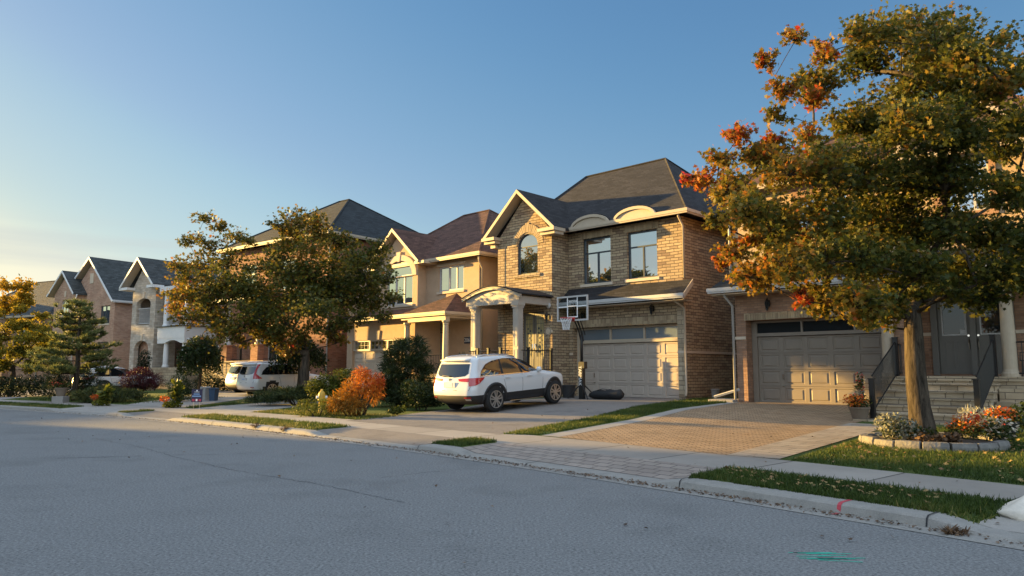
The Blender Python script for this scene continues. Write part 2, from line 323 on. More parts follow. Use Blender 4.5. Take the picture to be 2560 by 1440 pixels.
# ---------------------------------------------------------------- foliage tools
SHAPES = {
 'maple': [(0,-.5), (.12,-.18), (.46,-.30), (.30,.02), (.52,.22), (.2,.2), (0,.55), (-.2,.2), (-.52,.22), (-.30,.02), (-.46,-.30), (-.12,-.18)],
 'oval': [(0,-.5), (.26,-.15), (.24,.15), (0,.5), (-.24,.15), (-.26,-.15)],
 'quad': [(0,-.5), (.3,0), (0,.5), (-.3,0)],
 'blade': [(-.09,-.5), (.09,-.5), (.05,.2), (0,.5), (-.05,.2)],
 'needle': [(-.10,-.5), (.10,-.5), (0,.55)],
}
def leafmesh(name, P, size, shape, tint, mats, parent=None, up=.4, outdir=None, align=0, droop=0, mi=None, fold=.25):
    """one mesh of many leaf faces at points P (n,3)"""
    P = np.asarray(P, float); n = len(P); sh = np.array(SHAPES[shape]); k = len(sh)
    nr = RNG.normal(size=(n, 3)); nr[:, 2] = np.abs(nr[:, 2]) + up
    nr /= np.linalg.norm(nr, axis=1)[:, None]
    t = RNG.normal(size=(n, 3))
    if outdir is not None: t = t*(1-align) + np.asarray(outdir)*align*1.6
    t[:, 2] -= droop
    t -= nr*(t*nr).sum(1)[:, None] if align < .5 else 0
    t /= np.linalg.norm(t, axis=1)[:, None]
    if align >= .5:
        nr -= t*(nr*t).sum(1)[:, None]; nr /= np.linalg.norm(nr, axis=1)[:, None]
    b = np.cross(nr, t)
    sz = (np.asarray(size)*np.ones(n)*RNG.uniform(.65, 1.25, n))[:, None, None]
    V = P[:, None, :] + sz*(sh[None, :, 0, None]*b[:, None, :] + sh[None, :, 1, None]*t[:, None, :] - fold*np.abs(sh[None, :, 0, None])*nr[:, None, :])
    me = bpy.data.meshes.new(name); me.vertices.add(n*k); me.vertices.foreach_set('co', V.reshape(-1))
    me.loops.add(n*k); me.loops.foreach_set('vertex_index', np.arange(n*k, dtype=np.int32))
    me.polygons.add(n); me.polygons.foreach_set('loop_start', np.arange(0, n*k, k, dtype=np.int32)); me.polygons.foreach_set('loop_total', np.full(n, k, np.int32))
    a = me.attributes.new('tint', 'FLOAT', 'FACE'); a.data.foreach_set('value', np.asarray(tint, np.float32))
    o = link(name, me, mats, parent)
    if mi is not None: me.polygons.foreach_set('material_index', np.asarray(mi, np.int32))
    me.update(calc_edges=True); return o
def blob(c, r, n, shell=.55):
    d = RNG.normal(size=(n, 3)); d /= np.linalg.norm(d, axis=1)[:, None]; q = shell + (1-shell)*RNG.random(n)
    q = np.where(RNG.random(n) < .25, RNG.random(n), q); rad = d*q[:, None]
    return np.array(c) + rad*np.array(r), d
def bark_tree(name, base, label, clumps, trunk_h, r0, leaf, leafsize, mats, seed=1, lean=(0,0), cat='tree', per=1.0, tip=.007, tintfn=None, group=None, fork=.5, up=.15, twig=.95):
    """clumps: list (x,y,z,r,density,tint) relative to the base. Branches grow from the trunk to each clump."""
    rnd = random.Random(seed); root = empty(name, base, 0, label, cat, group)
    nodes = [Vector((0, 0, -.15))]; par = [-1]; H = trunk_h
    for i in range(1, 9):
        f = i/8; nodes.append(Vector((lean[0]*f + .03*sin(f*5+seed), lean[1]*f+.03*cos(f*4+seed)-.03, H*f))); par.append(i-1)
    top = 8; order = sorted(clumps, key=lambda c: (Vector(c[:3])-nodes[8]).length); ends = []
    for c in order:
        tgt = Vector(c[:3]) - Vector((0, 0, c[3]*.25)); best = None
        for i in range(5, len(nodes)):
            p = nodes[i]; dv = tgt-p; pen = dv.length + max(0, p.z-tgt.z)*1.5 + (.35 if i < 7 else 0)
            if best is None or pen < best[0]: best = (pen, i)
        i = best[1]; p = nodes[i]; L = (tgt-p).length; k = max(2, int(L/.35)); prev = i
        mid = (p+tgt)/2 + Vector((rnd.uniform(-.12, .12)*L, rnd.uniform(-.12, .12)*L, rnd.uniform(.0, .10)*L))
        for j in range(1, k+1):
            t = j/k; q = p*(1-t)**2 + mid*2*t*(1-t) + tgt*t*t + Vector((rnd.uniform(-1, 1), rnd.uniform(-1, 1), rnd.uniform(-1, 1)))*.025
            nodes.append(q); par.append(prev); prev = len(nodes)-1
        ends.append((prev, c))
    wgt = [0.0]*len(nodes)
    for e, c in ends:
        wgt[e] += c[3]**2
    for i in range(len(nodes)-1, 0, -1): wgt[par[i]] += wgt[i]
    rad = [max(tip, r0*fork*(w/wgt[8])**.5) if i > 8 else r0*(1.18-.30*min(i, 8)/8 + (.35 if i == 0 else .12 if i == 1 else 0)) for i, w in enumerate(wgt)]
    kids = {}
    for i in range(1, len(nodes)): kids.setdefault(par[i], []).append(i)
    mb = MB(); stack = [(0, None)]
    while stack:
        st, pre = stack.pop(); ch = [st] if pre is None else [pre, st]; cur = st
        while kids.get(cur):
            ks = sorted(kids[cur], key=lambda q: -wgt[q])
            for q in ks[1:]: stack.append((q, cur))
            cur = ks[0]; ch.append(cur)
        if len(ch) > 1:
            rr = [rad[q] for q in ch]
            if pre is not None: rr[0] = min(rr[0], rr[1]*1.25)
            mb.tube([nodes[q] for q in ch], rr, 12 if rr[0] > .09 else 6 if rr[0] > .025 else 4)
    # twigs inside the clumps
    tw = MB(); P = []; T = []
    for e, c in ends:
        ctr = np.array(c[:3]); r = c[3]; nt = int(10+r*14)
        for _ in range(nt):
            d = np.array([rnd.gauss(0, 1), rnd.gauss(0, 1), rnd.gauss(.2, .8)]); d /= np.linalg.norm(d); L = r*rnd.uniform(.75, 1.15)*twig
            tipv = ctr + d*L*np.array([1, 1, .8]); a = nodes[e]
            mb.tube([a, (Vector(tipv)+a)/2+Vector((0, 0, .05)), Vector(tipv)], [.012, .009, .004], 3, cap=False)
            m = int(c[4]*per*r*r*rnd.uniform(.6, 1.4)*70/nt*10)+3
            f = RNG.uniform(.35, 1.12, m)[:, None]; base_ = np.array(a)
            pts = base_ + (tipv-base_)*f + RNG.normal(size=(m, 3))*np.array([.30, .30, .22])*r*.62
            P.append(pts); t = c[5] + RNG.normal(size=m)*.12 + rnd.gauss(0, .06); T.append(t)
    P = np.vstack(P); T = np.concatenate(T)
    if tintfn is not None: T = tintfn(P, T)
    tr = mb.build('trunk', MT['bark'], root, smooth=True, fix=False)
    leafmesh('crown', P, leafsize, leaf, np.clip(T, 0, 1), mats, root, up=up, droop=.25)
    return root
MAPLE = leafmat('maple_leaves', [(0, (.026,.040,.009)), (.22, (.064,.078,.014)), (.42, (.130,.118,.018)), (.6, (.235,.145,.02)), (.78, (.36,.12,.018)), (.92, (.42,.05,.016)), (1, (.36,.026,.016))], .44)
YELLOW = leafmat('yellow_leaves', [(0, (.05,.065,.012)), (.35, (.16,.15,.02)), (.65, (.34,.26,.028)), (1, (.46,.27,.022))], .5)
EVER = leafmat('evergreen_needles', [(0, (.012,.02,.009)), (.5, (.035,.052,.016)), (.8, (.085,.095,.024)), (1, (.16,.14,.035))], .2)
PINE = leafmat('pine_needles', [(0, (.06,.08,.03)), (.5, (.16,.18,.06)), (1, (.30,.26,.07))], .35)
ORANGE = leafmat('orange_leaves', [(0, (.10,.06,.01)), (.3, (.34,.15,.015)), (.6, (.48,.16,.018)), (.85, (.45,.07,.015)), (1, (.33,.03,.012))], .4)
REDLEAF = leafmat('red_leaves', [(0, (.02,.006,.008)), (1, (.10,.012,.018))], .25)
GREEN = leafmat('green_leaves', [(0, (.012,.024,.008)), (.5, (.035,.055,.013)), (.8, (.085,.095,.02)), (1, (.20,.17,.03))], .3)
LIME = leafmat('lime_leaves', [(0, (.06,.075,.012)), (.5, (.16,.17,.02)), (1, (.34,.27,.03))], .4)
FLOWER = leafmat('flower_petals', [(0, (.03,.05,.012)), (.35, (.06,.08,.02)), (.36, (.55,.10,.02)), (.45, (.68,.22,.025)), (.56, (.62,.5,.38)), (.7, (.7,.62,.5)), (.81, (.48,.05,.03)), (1, (.5,.05,.06))], .3)
SILVER = leafmat('silver_leaves', [(0, (.10,.11,.08)), (.5, (.33,.33,.27)), (1, (.5,.48,.40))], .3)
FLOWER.node_tree.nodes['Color Ramp'].color_ramp.interpolation = 'CONSTANT'
def bush(name, base, label, blobs, mats, shape='quad', size=.05, tint=(.4, .15), cat='shrub', stem=None, align=0, group=None, droop=0, shell=.6, up=.4, dens=1, tintfn=None, part='foliage'):
    """blobs: (x,y,z,rx,ry,rz) relative to the base; leaves fill them"""
    root = empty(name, base, 0, label, cat, group); P = []; T = []; Dr = []
    for k, (x, y, z, rx, ry, rz) in enumerate(blobs):
        n = int(dens*150*(rx*ry+ry*rz+rx*rz)/3*4/(size*size)*.055)+20
        p, d = blob((x, y, z), (rx, ry, rz), n, shell); lump = 1+.16*np.sin(d[:, 0]*5+k)*np.cos(d[:, 1]*6+k*2)+.1*np.sin(d[:, 2]*9+k); p = np.array((x, y, z))+(p-np.array((x, y, z)))*lump[:, None]
        keep = p[:, 2] > .01; p = p[keep]; d = d[keep]; P.append(p); Dr.append(d); T.append(tint[0] + RNG.normal(size=len(p))*tint[1] + random.gauss(0, tint[1]*.5))
    P = np.vstack(P); Dr = np.vstack(Dr); T = np.concatenate(T)
    if tintfn is not None: T = tintfn(P, T)
    leafmesh(part, P, size, shape, np.clip(T, 0, 1), mats, root, outdir=Dr, align=align, droop=droop, up=up)
    mb = MB()
    for (x, y, z, rx, ry, rz) in blobs[:12] if stem is None else []:
        mb.tube([(x*.3, y*.3, -.05), (x*.6, y*.6, z*.5), (x, y, z)], [.03, .022, .01], 5)
    if stem: mb.tube(*stem, 8)
    mb.build('stem', MT['bark'], root, smooth=True); return root
# ---------------------------------------------------------------- house kit (all coordinates local to the house; z is height above the road, shifted by the base)
class House:
    def __init__(s, name, fr, base, label):
        s.b = base; s.root = empty(name, (fr[0][0], fr[0][1], base), fr[1], label, 'house')
    def mb(s): return MB(-s.b)
    def part(s, name, mb, m, parent=None, **k): return mb.build(name, m, parent or s.root, **k)
    def hip(s, name, x0, x1, y0, y1, z, rx0, rx1, ry, rz, m, gut=True):
        mb = s.mb(); A, B, C_, D = (x0,y0,z), (x1,y0,z), (x1,y1,z), (x0,y1,z); P, Q = (rx0,ry,rz), (rx1,ry,rz)
        mb.add([A,B,C_,D,P,Q], [(0,1,5,4), (1,2,5), (2,3,4,5), (3,0,4), (0,3,2,1)])
        r = s.part(name, mb, m, fix=True)
        cap = s.mb()
        for a, b in ((P, Q), (B, Q), (C_, Q), (A, P)): cap.tube([Vector(a)+Vector((0, 0, .01)), Vector(b)+Vector((0, 0, .01))], .06, 4)
        s.part('ridge_cap', cap, m, r)
        if gut: s.gutter([(x0, y0), (x1, y0), (x1, y1), (x0, y1), (x0, y0)], z, r)
        return r
    def gutter(s, path, z, parent=None, m=None, soff=True):
        mb = s.mb()
        for (ax, ay), (bx, by) in zip(path[:-1], path[1:]):
            if abs(ax-bx) > abs(ay-by): x0, x1 = sorted((ax, bx)); mb.box(x0-.06, x1+.06, ay-.07, ay+.05, z-.10, z+.02); mb.box(x0-.04, x1+.04, ay-.045, ay+.02, z-.16, z-.10)
            else: y0, y1 = sorted((ay, by)); mb.box(ax-.065, ax+.055, y0-.055, y1+.055, z-.103, z+.017); mb.box(ax-.04, ax+.02, y0-.035, y1+.035, z-.163, z-.103)
        return s.part('gutter', mb, m or MT['cream'], parent)
    def gable(s, name, x0, x1, yf, yb, ze, xp, zp, m, trim, tw=.14, th=.12):
        """ridge runs back from the front at yf; ze eaves, (xp,zp) peak"""
        mb = s.mb()
        for xe in (x0, x1):
            a = [(xe, yf, ze), (xp, yf, zp), (xp, yb, zp), (xe, yb, ze)]
            mb.add(a+[(p[0], p[1], p[2]-th) for p in a], [(0,1,2,3), (7,6,5,4), (0,4,5,1), (1,5,6,2), (2,6,7,3), (3,7,4,0)])
        r = s.part(name, mb, m); t = s.mb()
        for xe in (x0, x1):
            t.prism([(xe, ze-.02), (xp, zp-.02), (xp, zp-.02-tw*1.2), (xe+(xp-xe)*.03, ze-tw)], FY(yf-.04), 0, .05)
        s.part('rake_trim', t, trim, r); sf = s.mb()
        for xe in (x0, x1):
            a = [(xe, yf, ze), (xp, yf, zp), (xp, yf+.6, zp), (xe, yf+.6, ze)]; sf.add([(p[0], p[1], p[2]-th-.006) for p in a], [(0,1,2,3)])
        s.part('soffit', sf, MT['cream'], r); return r
    def window(s, x0, x1, z0, z1, y, rise=0, bars=(), hb=(), fm='white', gm='glass', rec=.1, fw=.06, name='window', sill=None, mp=None, label=None):
        mp = mp or FY(y); n = 12
        A = arch(x0, x1, z0, z1, rise, n) if rise else rect(x0, x1, z0, z1)
        B = arch(x0+fw, x1-fw, z0+fw, z1, rise-fw, n) if rise else rect(x0+fw, x1-fw, z0+fw, z1-fw)
        mb = s.mb(); mb.ring(A, B, mp, rec-.04, rec+.03)
        zt = z1+rise*.95 if rise else z1-fw
        for bx in bars:
            t = bx[1] if isinstance(bx, tuple) else zt; b0 = bx[2] if isinstance(bx, tuple) and len(bx) > 2 else z0+fw; bx = bx[0] if isinstance(bx, tuple) else bx
            mb.prism(rect(bx-fw*.5, bx+fw*.5, b0, t), mp, rec-.035, rec+.025)
        for hz in hb: mb.prism(rect(x0+fw, x1-fw, hz-fw*.45, hz+fw*.45), mp, rec-.03, rec+.02)
        o = s.part(name, mb, MT[fm])
        g = s.mb(); g.add([mp(u, v, rec+.005) for u, v in A], [list(range(len(A)))]); s.part('pane', g, MT[gm], o)
        if sill: q = s.mb(); q.box(x0-.08, x1+.08, y-.07, y+.1, z0-.12, z0-.002); s.part('sill', q, MT[sill], o)
        return o
    def garage(s, x0, x1, z0, z1, y, nx, nz, m, handle=None):
        mb = s.mb(); w = (x1-x0)/nx; h = (z1-z0)/nz
        mb.box(x0, x1, y+.05, y+.10, z0, z1)
        for i in range(nx):
            for j in range(nz):
                a, b, c, d = x0+i*w, x0+(i+1)*w, z0+j*h+.008, z0+(j+1)*h-.004; L = [(0, 0), (.07, 0), (.085, .022), (.13, .022), (.16, .004)]; vs = []; fs = []
                for k, (t, dy) in enumerate(L): vs += [(u, y+dy, v) for u, v in rect(a+t, b-t, c+t*.8, d-t*.8)]
                for k in range(len(L)-1):
                    for q in range(4): r = (q+1) % 4; fs.append((k*4+q, k*4+r, k*4+4+r, k*4+4+q))
                fs.append([len(L)*4-4+q for q in range(4)]); mb.add(vs, fs)
        o = s.part('garage_door', mb, m)
        if handle is not None:
            hb = s.mb(); hb.box(handle-.02, handle+.02, y-.05, y, z0+.78, z0+.95); hb.box(handle-.05, handle+.05, y-.035, y, z0+.55, z0+.575); s.part('handle', hb, MT['chrome'], o)
        return o
    def pipe(s, pts, r=.045, m='cream'):
        mb = s.mb(); mb.tube(pts, r, 8); return s.part('downspout', mb, MT[m], smooth=True)
    def column(s, x, y, z0, z1, r=.16, m='cream', sq=False, parent=None):
        mb = s.mb()
        if sq:
            mb.box(x-r, x+r, y-r, y+r, z0, z1)
            for a, b, e in ((z0, z0+.14, .06), (z0+.14, z0+.2, .03), (z1-.1, z1-.002, .06), (z1-.2, z1-.1, .03)): mb.box(x-r-e, x+r+e, y-r-e, y+r+e, a, b)
            for dx, dy in ((0, -1), (0, 1), (1, 0), (-1, 0)):      # raised panel frames
                for k in (0, 1):
                    zz0, zz1 = (z0+.28, z0+.95) if k == 0 else (z0+1.05, z1-.3)
                    for (u0, u1, v0, v1) in ((-r*.72, -r*.58, zz0, zz1), (r*.58, r*.72, zz0, zz1), (-r*.58, r*.58, zz0, zz0+.03), (-r*.58, r*.58, zz1-.03, zz1)):
                        if dy: ya, yb = (y-r-.012, y-r+.002) if dy < 0 else (y+r-.002, y+r+.012); mb.box(x+u0, x+u1, ya, yb, v0, v1)
                        else: xa, xb = (x-r-.012, x-r+.002) if dx < 0 else (x+r-.002, x+r+.012); mb.box(xa, xb, y+u0, y+u1, v0, v1)
        else:
            mb.lathe([(r*1.3, z0), (r*1.3, z0+.09), (r*1.12, z0+.12), (r*1.0, z0+.2), (r, z0+(z1-z0)*.4), (r*.84, z1-.22), (r*.95, z1-.18), (r*.86, z1-.14), (r*1.2, z1-.06), (r*1.2, z1-.001)], (x, y, 0), 18)
        return s.part('column', mb, MT[m], parent)
    def railing(s, pts, h, m='black_metal', gap=.11, posts=(), parent=None, pw=.045):
        """pts: 3D points of the foot line"""
        mb = s.mb()
        for a, b in zip(pts[:-1], pts[1:]):
            a, b = Vector(a), Vector(b); L = (b-a).length; k = max(1, int(L/gap))
            for zz in (.09, h): mb.tube([a+Vector((0,0,zz)), b+Vector((0,0,zz))], .022, 4)
            for i in range(1, k): p = a+(b-a)*i/k; mb.tube([p+Vector((0,0,.09)), p+Vector((0,0,h))], .012, 4, cap=False)
        o = s.part('railing', mb, MT[m], parent); 
        for p in posts: q = s.mb(); q.box(p[0]-pw, p[0]+pw, p[1]-pw, p[1]+pw, p[2], p[2]+h+.092); q.box(p[0]-pw-.015, p[0]+pw+.015, p[1]-pw-.015, p[1]+pw+.015, p[2]+h+.09, p[2]+h+.12); s.part('post', q, MT[m], o)
        return o
    def lantern(s, x, y, z):
        mb = s.mb(); mb.box(x-.05, x+.05, y-.03, y, z-.1, z+.12); mb.tube([(x, y-.02, z+.08), (x, y-.1, z+.2), (x, y-.15, z+.14)], .012, 5)
        mb.lathe([(.02, z+.14), (.09, z+.05), (.075, z+.04)], (x, y-.15, 0), 6); mb.lathe([(.05, z-.2), (.04, z-.17), (.02, z-.24)], (x, y-.15, 0), 6)
        for k in range(6): a = k*pi/3; mb.tube([(x+.07*cos(a), y-.15+.07*sin(a), z+.05), (x+.045*cos(a), y-.15+.045*sin(a), z-.18)], .006, 4)
        o = s.part('lantern', mb, MT['black_metal']); g = s.mb(); g.lathe([(.04, z-.17), (.06, z+.04)], (x, y-.15, 0), 6); s.part('lamp_glass', g, MT['glass_dark'], o)
    def soldier(s, x0, x1, z0, z1, y, m='brick_tan', w=.085, name='brick_lintel', key=None):
        mb = s.mb(); k = int((x1-x0)/w); w = (x1-x0)/k
        for i in range(k): mb.box(x0+i*w+.004, x0+(i+1)*w-.004, y-.018-.004*(i % 3), y+.03, z0, z1+.006*(i % 2))
        return s.part(name, mb, soldier_m)
soldier_m = brickmat('soldier_bricks', [(.27,.20,.13), (.36,.275,.175), (.42,.325,.21)], (.28, .2, .14), .089, 3, .0, .5, patch=.15)
def text_mesh(body, size, depth=.004):
    cu = bpy.data.curves.new('txt', 'FONT'); cu.body = body; cu.size = size; cu.extrude = depth; cu.align_x = 'CENTER'; cu.align_y = 'CENTER'
    o = bpy.data.objects.new('txt', cu); COL.objects.link(o); dg = bpy.context.evaluated_depsgraph_get()
    me = bpy.data.meshes.new_from_object(o.evaluated_get(dg)); bpy.data.objects.remove(o); return me
def place_text(name, body, size, m, parent, loc, rot):
    me = text_mesh(body, size); o = link(name, me, m, parent); o.location = loc; o.rotation_euler = rot; return o

# ================================================================ main tan brick house
h = House('brick_house', Mx, .44, 'tan brick house with dark roof, arched portico and beige garage door behind the basketball hoop'); b_ = .44
mb = h.mb(); W1 = rect(-4.46, -3.0, 5.14, 7.08); W2 = rect(-2.18, -.78, 5.16, 7.07)
wall(mb, rect(-5.25, .32, .40, 7.4), [rect(-5.02, .03, .42, 3.30), W1, W2], FY(0), .3)
AR = arch(-7.23, -6.05, 5.68, 6.95, .52, 12)
wall(mb, [(-8.42, .4), (-5.25, .4), (-5.25, 7.42), (-6.83, 9.12), (-8.42, 7.42)], [AR, rect(-6.95, -5.68, 1.4, 4.02)], FY(-1.1), .16)
mb.add([(-5.25, -1.1, .4), (-5.25, 0, .4), (-5.25, 0, 7.42), (-5.25, -1.1, 7.42)], [(0,1,2,3)])
wall(mb, rect(0, 10, .2, 7.4), [], FX(.32)); wall(mb, rect(-1.1, 10, .2, 7.42), [], FXL(-8.42)); mb.add([(-8.42, 10, .2), (.32, 10, .2), (.32, 10, 7.4), (-8.42, 10, 7.4)], [(0,1,2,3)])
h.part('wall', mb, MT['brick_tan'], fix=False)
tr = h.mb()      # proud corner strips and string courses of the bay
for a, b in ((-8.44, -8.02), (-5.68, -5.23)): tr.box(a, b, -1.125, -1.06, .42, 7.40)
tr.box(-7.4, -5.88, -1.17, -1.0, 5.54, 5.675); h.part('corner_strip', tr, MT['brick_tan'])
st = h.mb(); st.box(-5.2, -5.03, -.04, .05, 2.16, 2.26); st.box(.035, .35, -.04, .05, 2.16, 2.26); st.box(.30, .345, .05, 9.9, 2.162, 2.258); st.box(-4.56, -2.9, -.06, .06, 5.02, 5.135); st.box(-2.28, -.68, -.06, .06, 5.04, 5.155)
h.part('stone_band', st, MT['stucco_light'])
qn = h.mb()
for i in range(20): w_ = .30 if i % 2 else .2; qn.box(.32-w_ if 0 else .05, .335+.0*w_, -.022-.003*(i % 2), .05, .62+i*.182-.0, .62+i*.182+.172)
h.part('quoin', qn, MT['stone'])
h.soldier(-4.56, -2.9, 7.085, 7.34, 0); h.soldier(-2.28, -.68, 7.075, 7.34, 0); h.soldier(-5.1, .1, 3.32, 3.62, 0)
vo = h.mb(); c = (-6.64, 6.97)            # voussoirs round the arched window
for i in range(24):
    a0, a1 = pi*i/24+.012, pi*(i+1)/24-.012; r0, r1 = .62, 1.0 if i in (11, 12) else .93
    vo.prism([(c[0]+r0*cos(a0), c[1]+r0*.9*sin(a0)), (c[0]+r1*cos(a0), c[1]+r1*.98*sin(a0)), (c[0]+r1*cos(a1), c[1]+r1*.98*sin(a1)), (c[0]+r0*cos(a1), c[1]+r0*.9*sin(a1))], FY(-1.1), -.035-.005*(i % 2), .02)
h.part('arch_bricks', vo, soldier_m)
h.window(-7.23, -6.05, 5.68, 6.95, -1.1, .52, hb=(6.9,), fm='dark_frame', rec=.1, fw=.05)
h.window(-4.46, -3.0, 5.14, 7.08, 0, bars=((-3.72, 6.42),), hb=(6.45,), fm='dark_frame', rec=.14, fw=.065)
h.window(-2.18, -.78, 5.16, 7.07, 0, bars=((-1.47, 6.42),), hb=(6.45,), fm='dark_frame', rec=.14, fw=.065)
h.garage(-4.88, 0, .45, 2.62, .34, 6, 4, MT['door_beige'], -4.15)
fr_ = h.mb(); fr_.box(-5.015, -4.885, .26, .36, .42, 3.29); fr_.box(.0, .029, .26, .36, .42, 3.29); fr_.box(-4.884, -.001, .25, .40, 2.64, 2.78); fr_.box(-4.884, -.001, .262, .37, 3.22, 3.29)
for x in (-3.27, -1.63): fr_.box(x-.04, x+.04, .265, .35, 2.781, 3.219)
fo = h.part('garage_frame', fr_, MT['cream']); g = h.mb(); g.add([(-4.95, .33, 2.7), (0, .33, 2.7), (0, .33, 3.27), (-4.95, .33, 3.27)], [(0,1,2,3)]); h.part('pane', g, MT['glass_frost'], fo)
# main roof, bay gable, pent roof over the garage
h.hip('roof', -8.95, .86, -.52, 9.4, 7.53, -7.45, -2.85, 4.2, 11.2, MT['roof_grey'])
h.gable('gable_roof', -8.98, -4.72, -1.55, 3.2, 7.50, -6.85, 9.42, MT['roof_grey'], MT['cream'])
rt = h.mb()
for x0, x1 in ((-9.02, -8.22), (-5.62, -4.70)): rt.box(x0, x1, -1.62, -.85, 7.33, 7.47); rt.box(x0+.06, x1-.06, -1.5, -.9, 7.2, 7.33)
rt.box(-8.42-.32, -8.42-.02, -1.3, -.9, 7.02, 7.2); h.part('eave_return', rt, MT['cream'])
pr = h.mb(); A = [(-5.22, -.72, 4.36), (.72, -.72, 4.30), (.72, -.02, 4.92), (-5.22, -.02, 4.98)]
pr.add(A+[(p[0], p[1], p[2]-.1) for p in A], [(0,1,2,3), (7,6,5,4), (0,4,5,1), (1,5,6,2), (2,6,7,3), (3,7,4,0)])
po = h.part('pent_roof', pr, MT['roof_grey']); h.gutter([(-5.22, -.74), (.72, -.74)], 4.33, po, MT['white'])
vg = h.mb(); vg.prism([(-.72, 4.12), (-.72, 4.33), (0, 4.93), (0, 4.70)], lambda u, v, d: (.72+d, u, v), .002, .04); vg.box(-5.2, .70, -.70, -.005, 4.1, 4.12); h.part('soffit', vg, MT['cream'], po)
for x, y in ((-5.2, 5.3), (-3.9, 5.2)):
    mb = h.mb(); z = 11.2-.72*(y-4.2); mb.box(x-.18, x+.18, y-.18, y+.18, z-.1, z+.16); h.part('roof_vent', mb, MT['black_metal'])
for x0, x1 in ((-4.66, -2.70), (-2.46, -.48)):       # eyebrow dormers
    n = 14; c = (x0+x1)/2; w = (x1-x0)/2
    def arc(w, hh, z): return [(c+w*cos(pi*i/n), z+hh*sin(pi*i/n)) for i in range(n+1)]
    d = h.mb(); d.prism(arc(w*.88, .33, 7.5), FY(-.5), .0, .06); o = h.part('eyebrow_dormer', d, MT['cream'])
    e = h.mb(); e.ring(arc(w, .46, 7.5), arc(w*.89, .34, 7.5), FY(-.5), -.07, .05); h.part('arch_trim', e, MT['cream'], o)
    f = h.mb(); f.prism(arc(w, .47, 7.535), FY(-.45), 0, .9); h.part('dormer_roof', f, MT['roof_grey'], o)
h.pipe([(.44, -.45, 7.4), (.44, -.40, 7.3), (.42, -.06, 7.0), (.42, -.06, 5.0)])
h.pipe([(.30, -.66, 4.2), (.30, -.60, 4.1), (.40, -.08, 3.85), (.40, -.08, .75), (.46, -.25, .58)])
h.lantern(-5.42, -1.13, 3.75); h.lantern(-1.0, -.02, 3.9); h.lantern(-4.4, -.02, 3.8)
mb = h.mb(); mb.lathe([(.17, -.03), (.17, -.005)], (-5.45, -1.11, 3.15), 20, ax='y'); mb.lathe([(.035, -.03), (.06, -.005)], (-5.27, -1.115, 3.15), 10, ax='y'); o = h.part('number_plaque', mb, MT['stucco_light'])
mb = h.mb(); mb.ring([(-5.45+.15*cos(i*pi/8), 3.15+.15*sin(i*pi/8)) for i in range(16)], [(-5.45+.135*cos(i*pi/8), 3.15+.135*sin(i*pi/8)) for i in range(16)], FY(-1.145), 0, .006); h.part('plaque_rim', mb, MT['ink'], o)
mb = h.mb(); mb.lathe([(.1, -.14), (.13, -.08), (.05, -.0)], (-5.35, -1.13, 4.22), 12, ax='y'); h.part('security_camera', mb, MT['white'], smooth=True)
# portico
mb = h.mb(); n = 16
fa = [(-8.4, 4.22), (-5.3, 4.22)] + [(-5.3-3.1*i/n, 4.50+.38*sin(pi*i/n)) for i in range(n+1)]
mb.prism(fa, FY(-3.1), 0, .28); mb.box(-5.58, -5.301, -2.82, -1.1, 4.222, 4.52); mb.box(-8.399, -8.12, -2.82, -1.1, 4.222, 4.52)
po = h.part('portico', mb, MT['greige'])
mb = h.mb(); ar = [(-5.15-3.4*i/n, 4.56+.40*sin(pi*i/n)) for i in range(n+1)]; ar2 = [(x, z-.13) for x, z in ar]
mb.ring(ar+ar2[::-1], [(x, z-.035) for x, z in ar]+[(x, z+.035) for x, z in ar2][::-1], FY(-3.22), 0, .14); mb.prism(ar+ar2[::-1], FY(-3.20), .0, .1); h.part('arch_trim', mb, MT['cream'], po)
mb = h.mb(); mb.prism([(x, z+.05) for x, z in ar]+[(x, z+.005) for x, z in ar][::-1], FY(-3.24), 0, 2.13); h.part('portico_roof', mb, MT['roof_grey'], po)
for x in (-7.95, -5.48): h.column(x, -2.95, 1.42, 4.22, .145, 'greige', True)
mb = h.mb(); mb.box(-8.3, -5.12, -3.2, -1.1, .3, 1.40); mb.box(-8.36, -5.06, -3.26, -1.1, 1.40, 1.46)
for i in range(5): mb.box(-7.6, -5.9, -3.2-.3*(i+1), -3.2-.3*i, .3, 1.22-.2*i)
h.part('porch_base', mb, MT['stone'])
h.railing([(-5.2, -3.05, 1.46), (-5.2, -1.2, 1.46)], .86, posts=[(-5.2, -1.25, 1.46), (-5.2, -2.65, 1.46)]); h.railing([(-8.2, -3.1, 1.46), (-7.7, -3.1, 1.46)], .86, posts=[(-7.65, -3.1, 1.46)]); h.railing([(-7.55, -3.12, 1.46), (-5.8, -3.12, 1.46)], .86, posts=[(-6.3, -3.12, 1.46), (-7.0, -3.12, 1.46)])
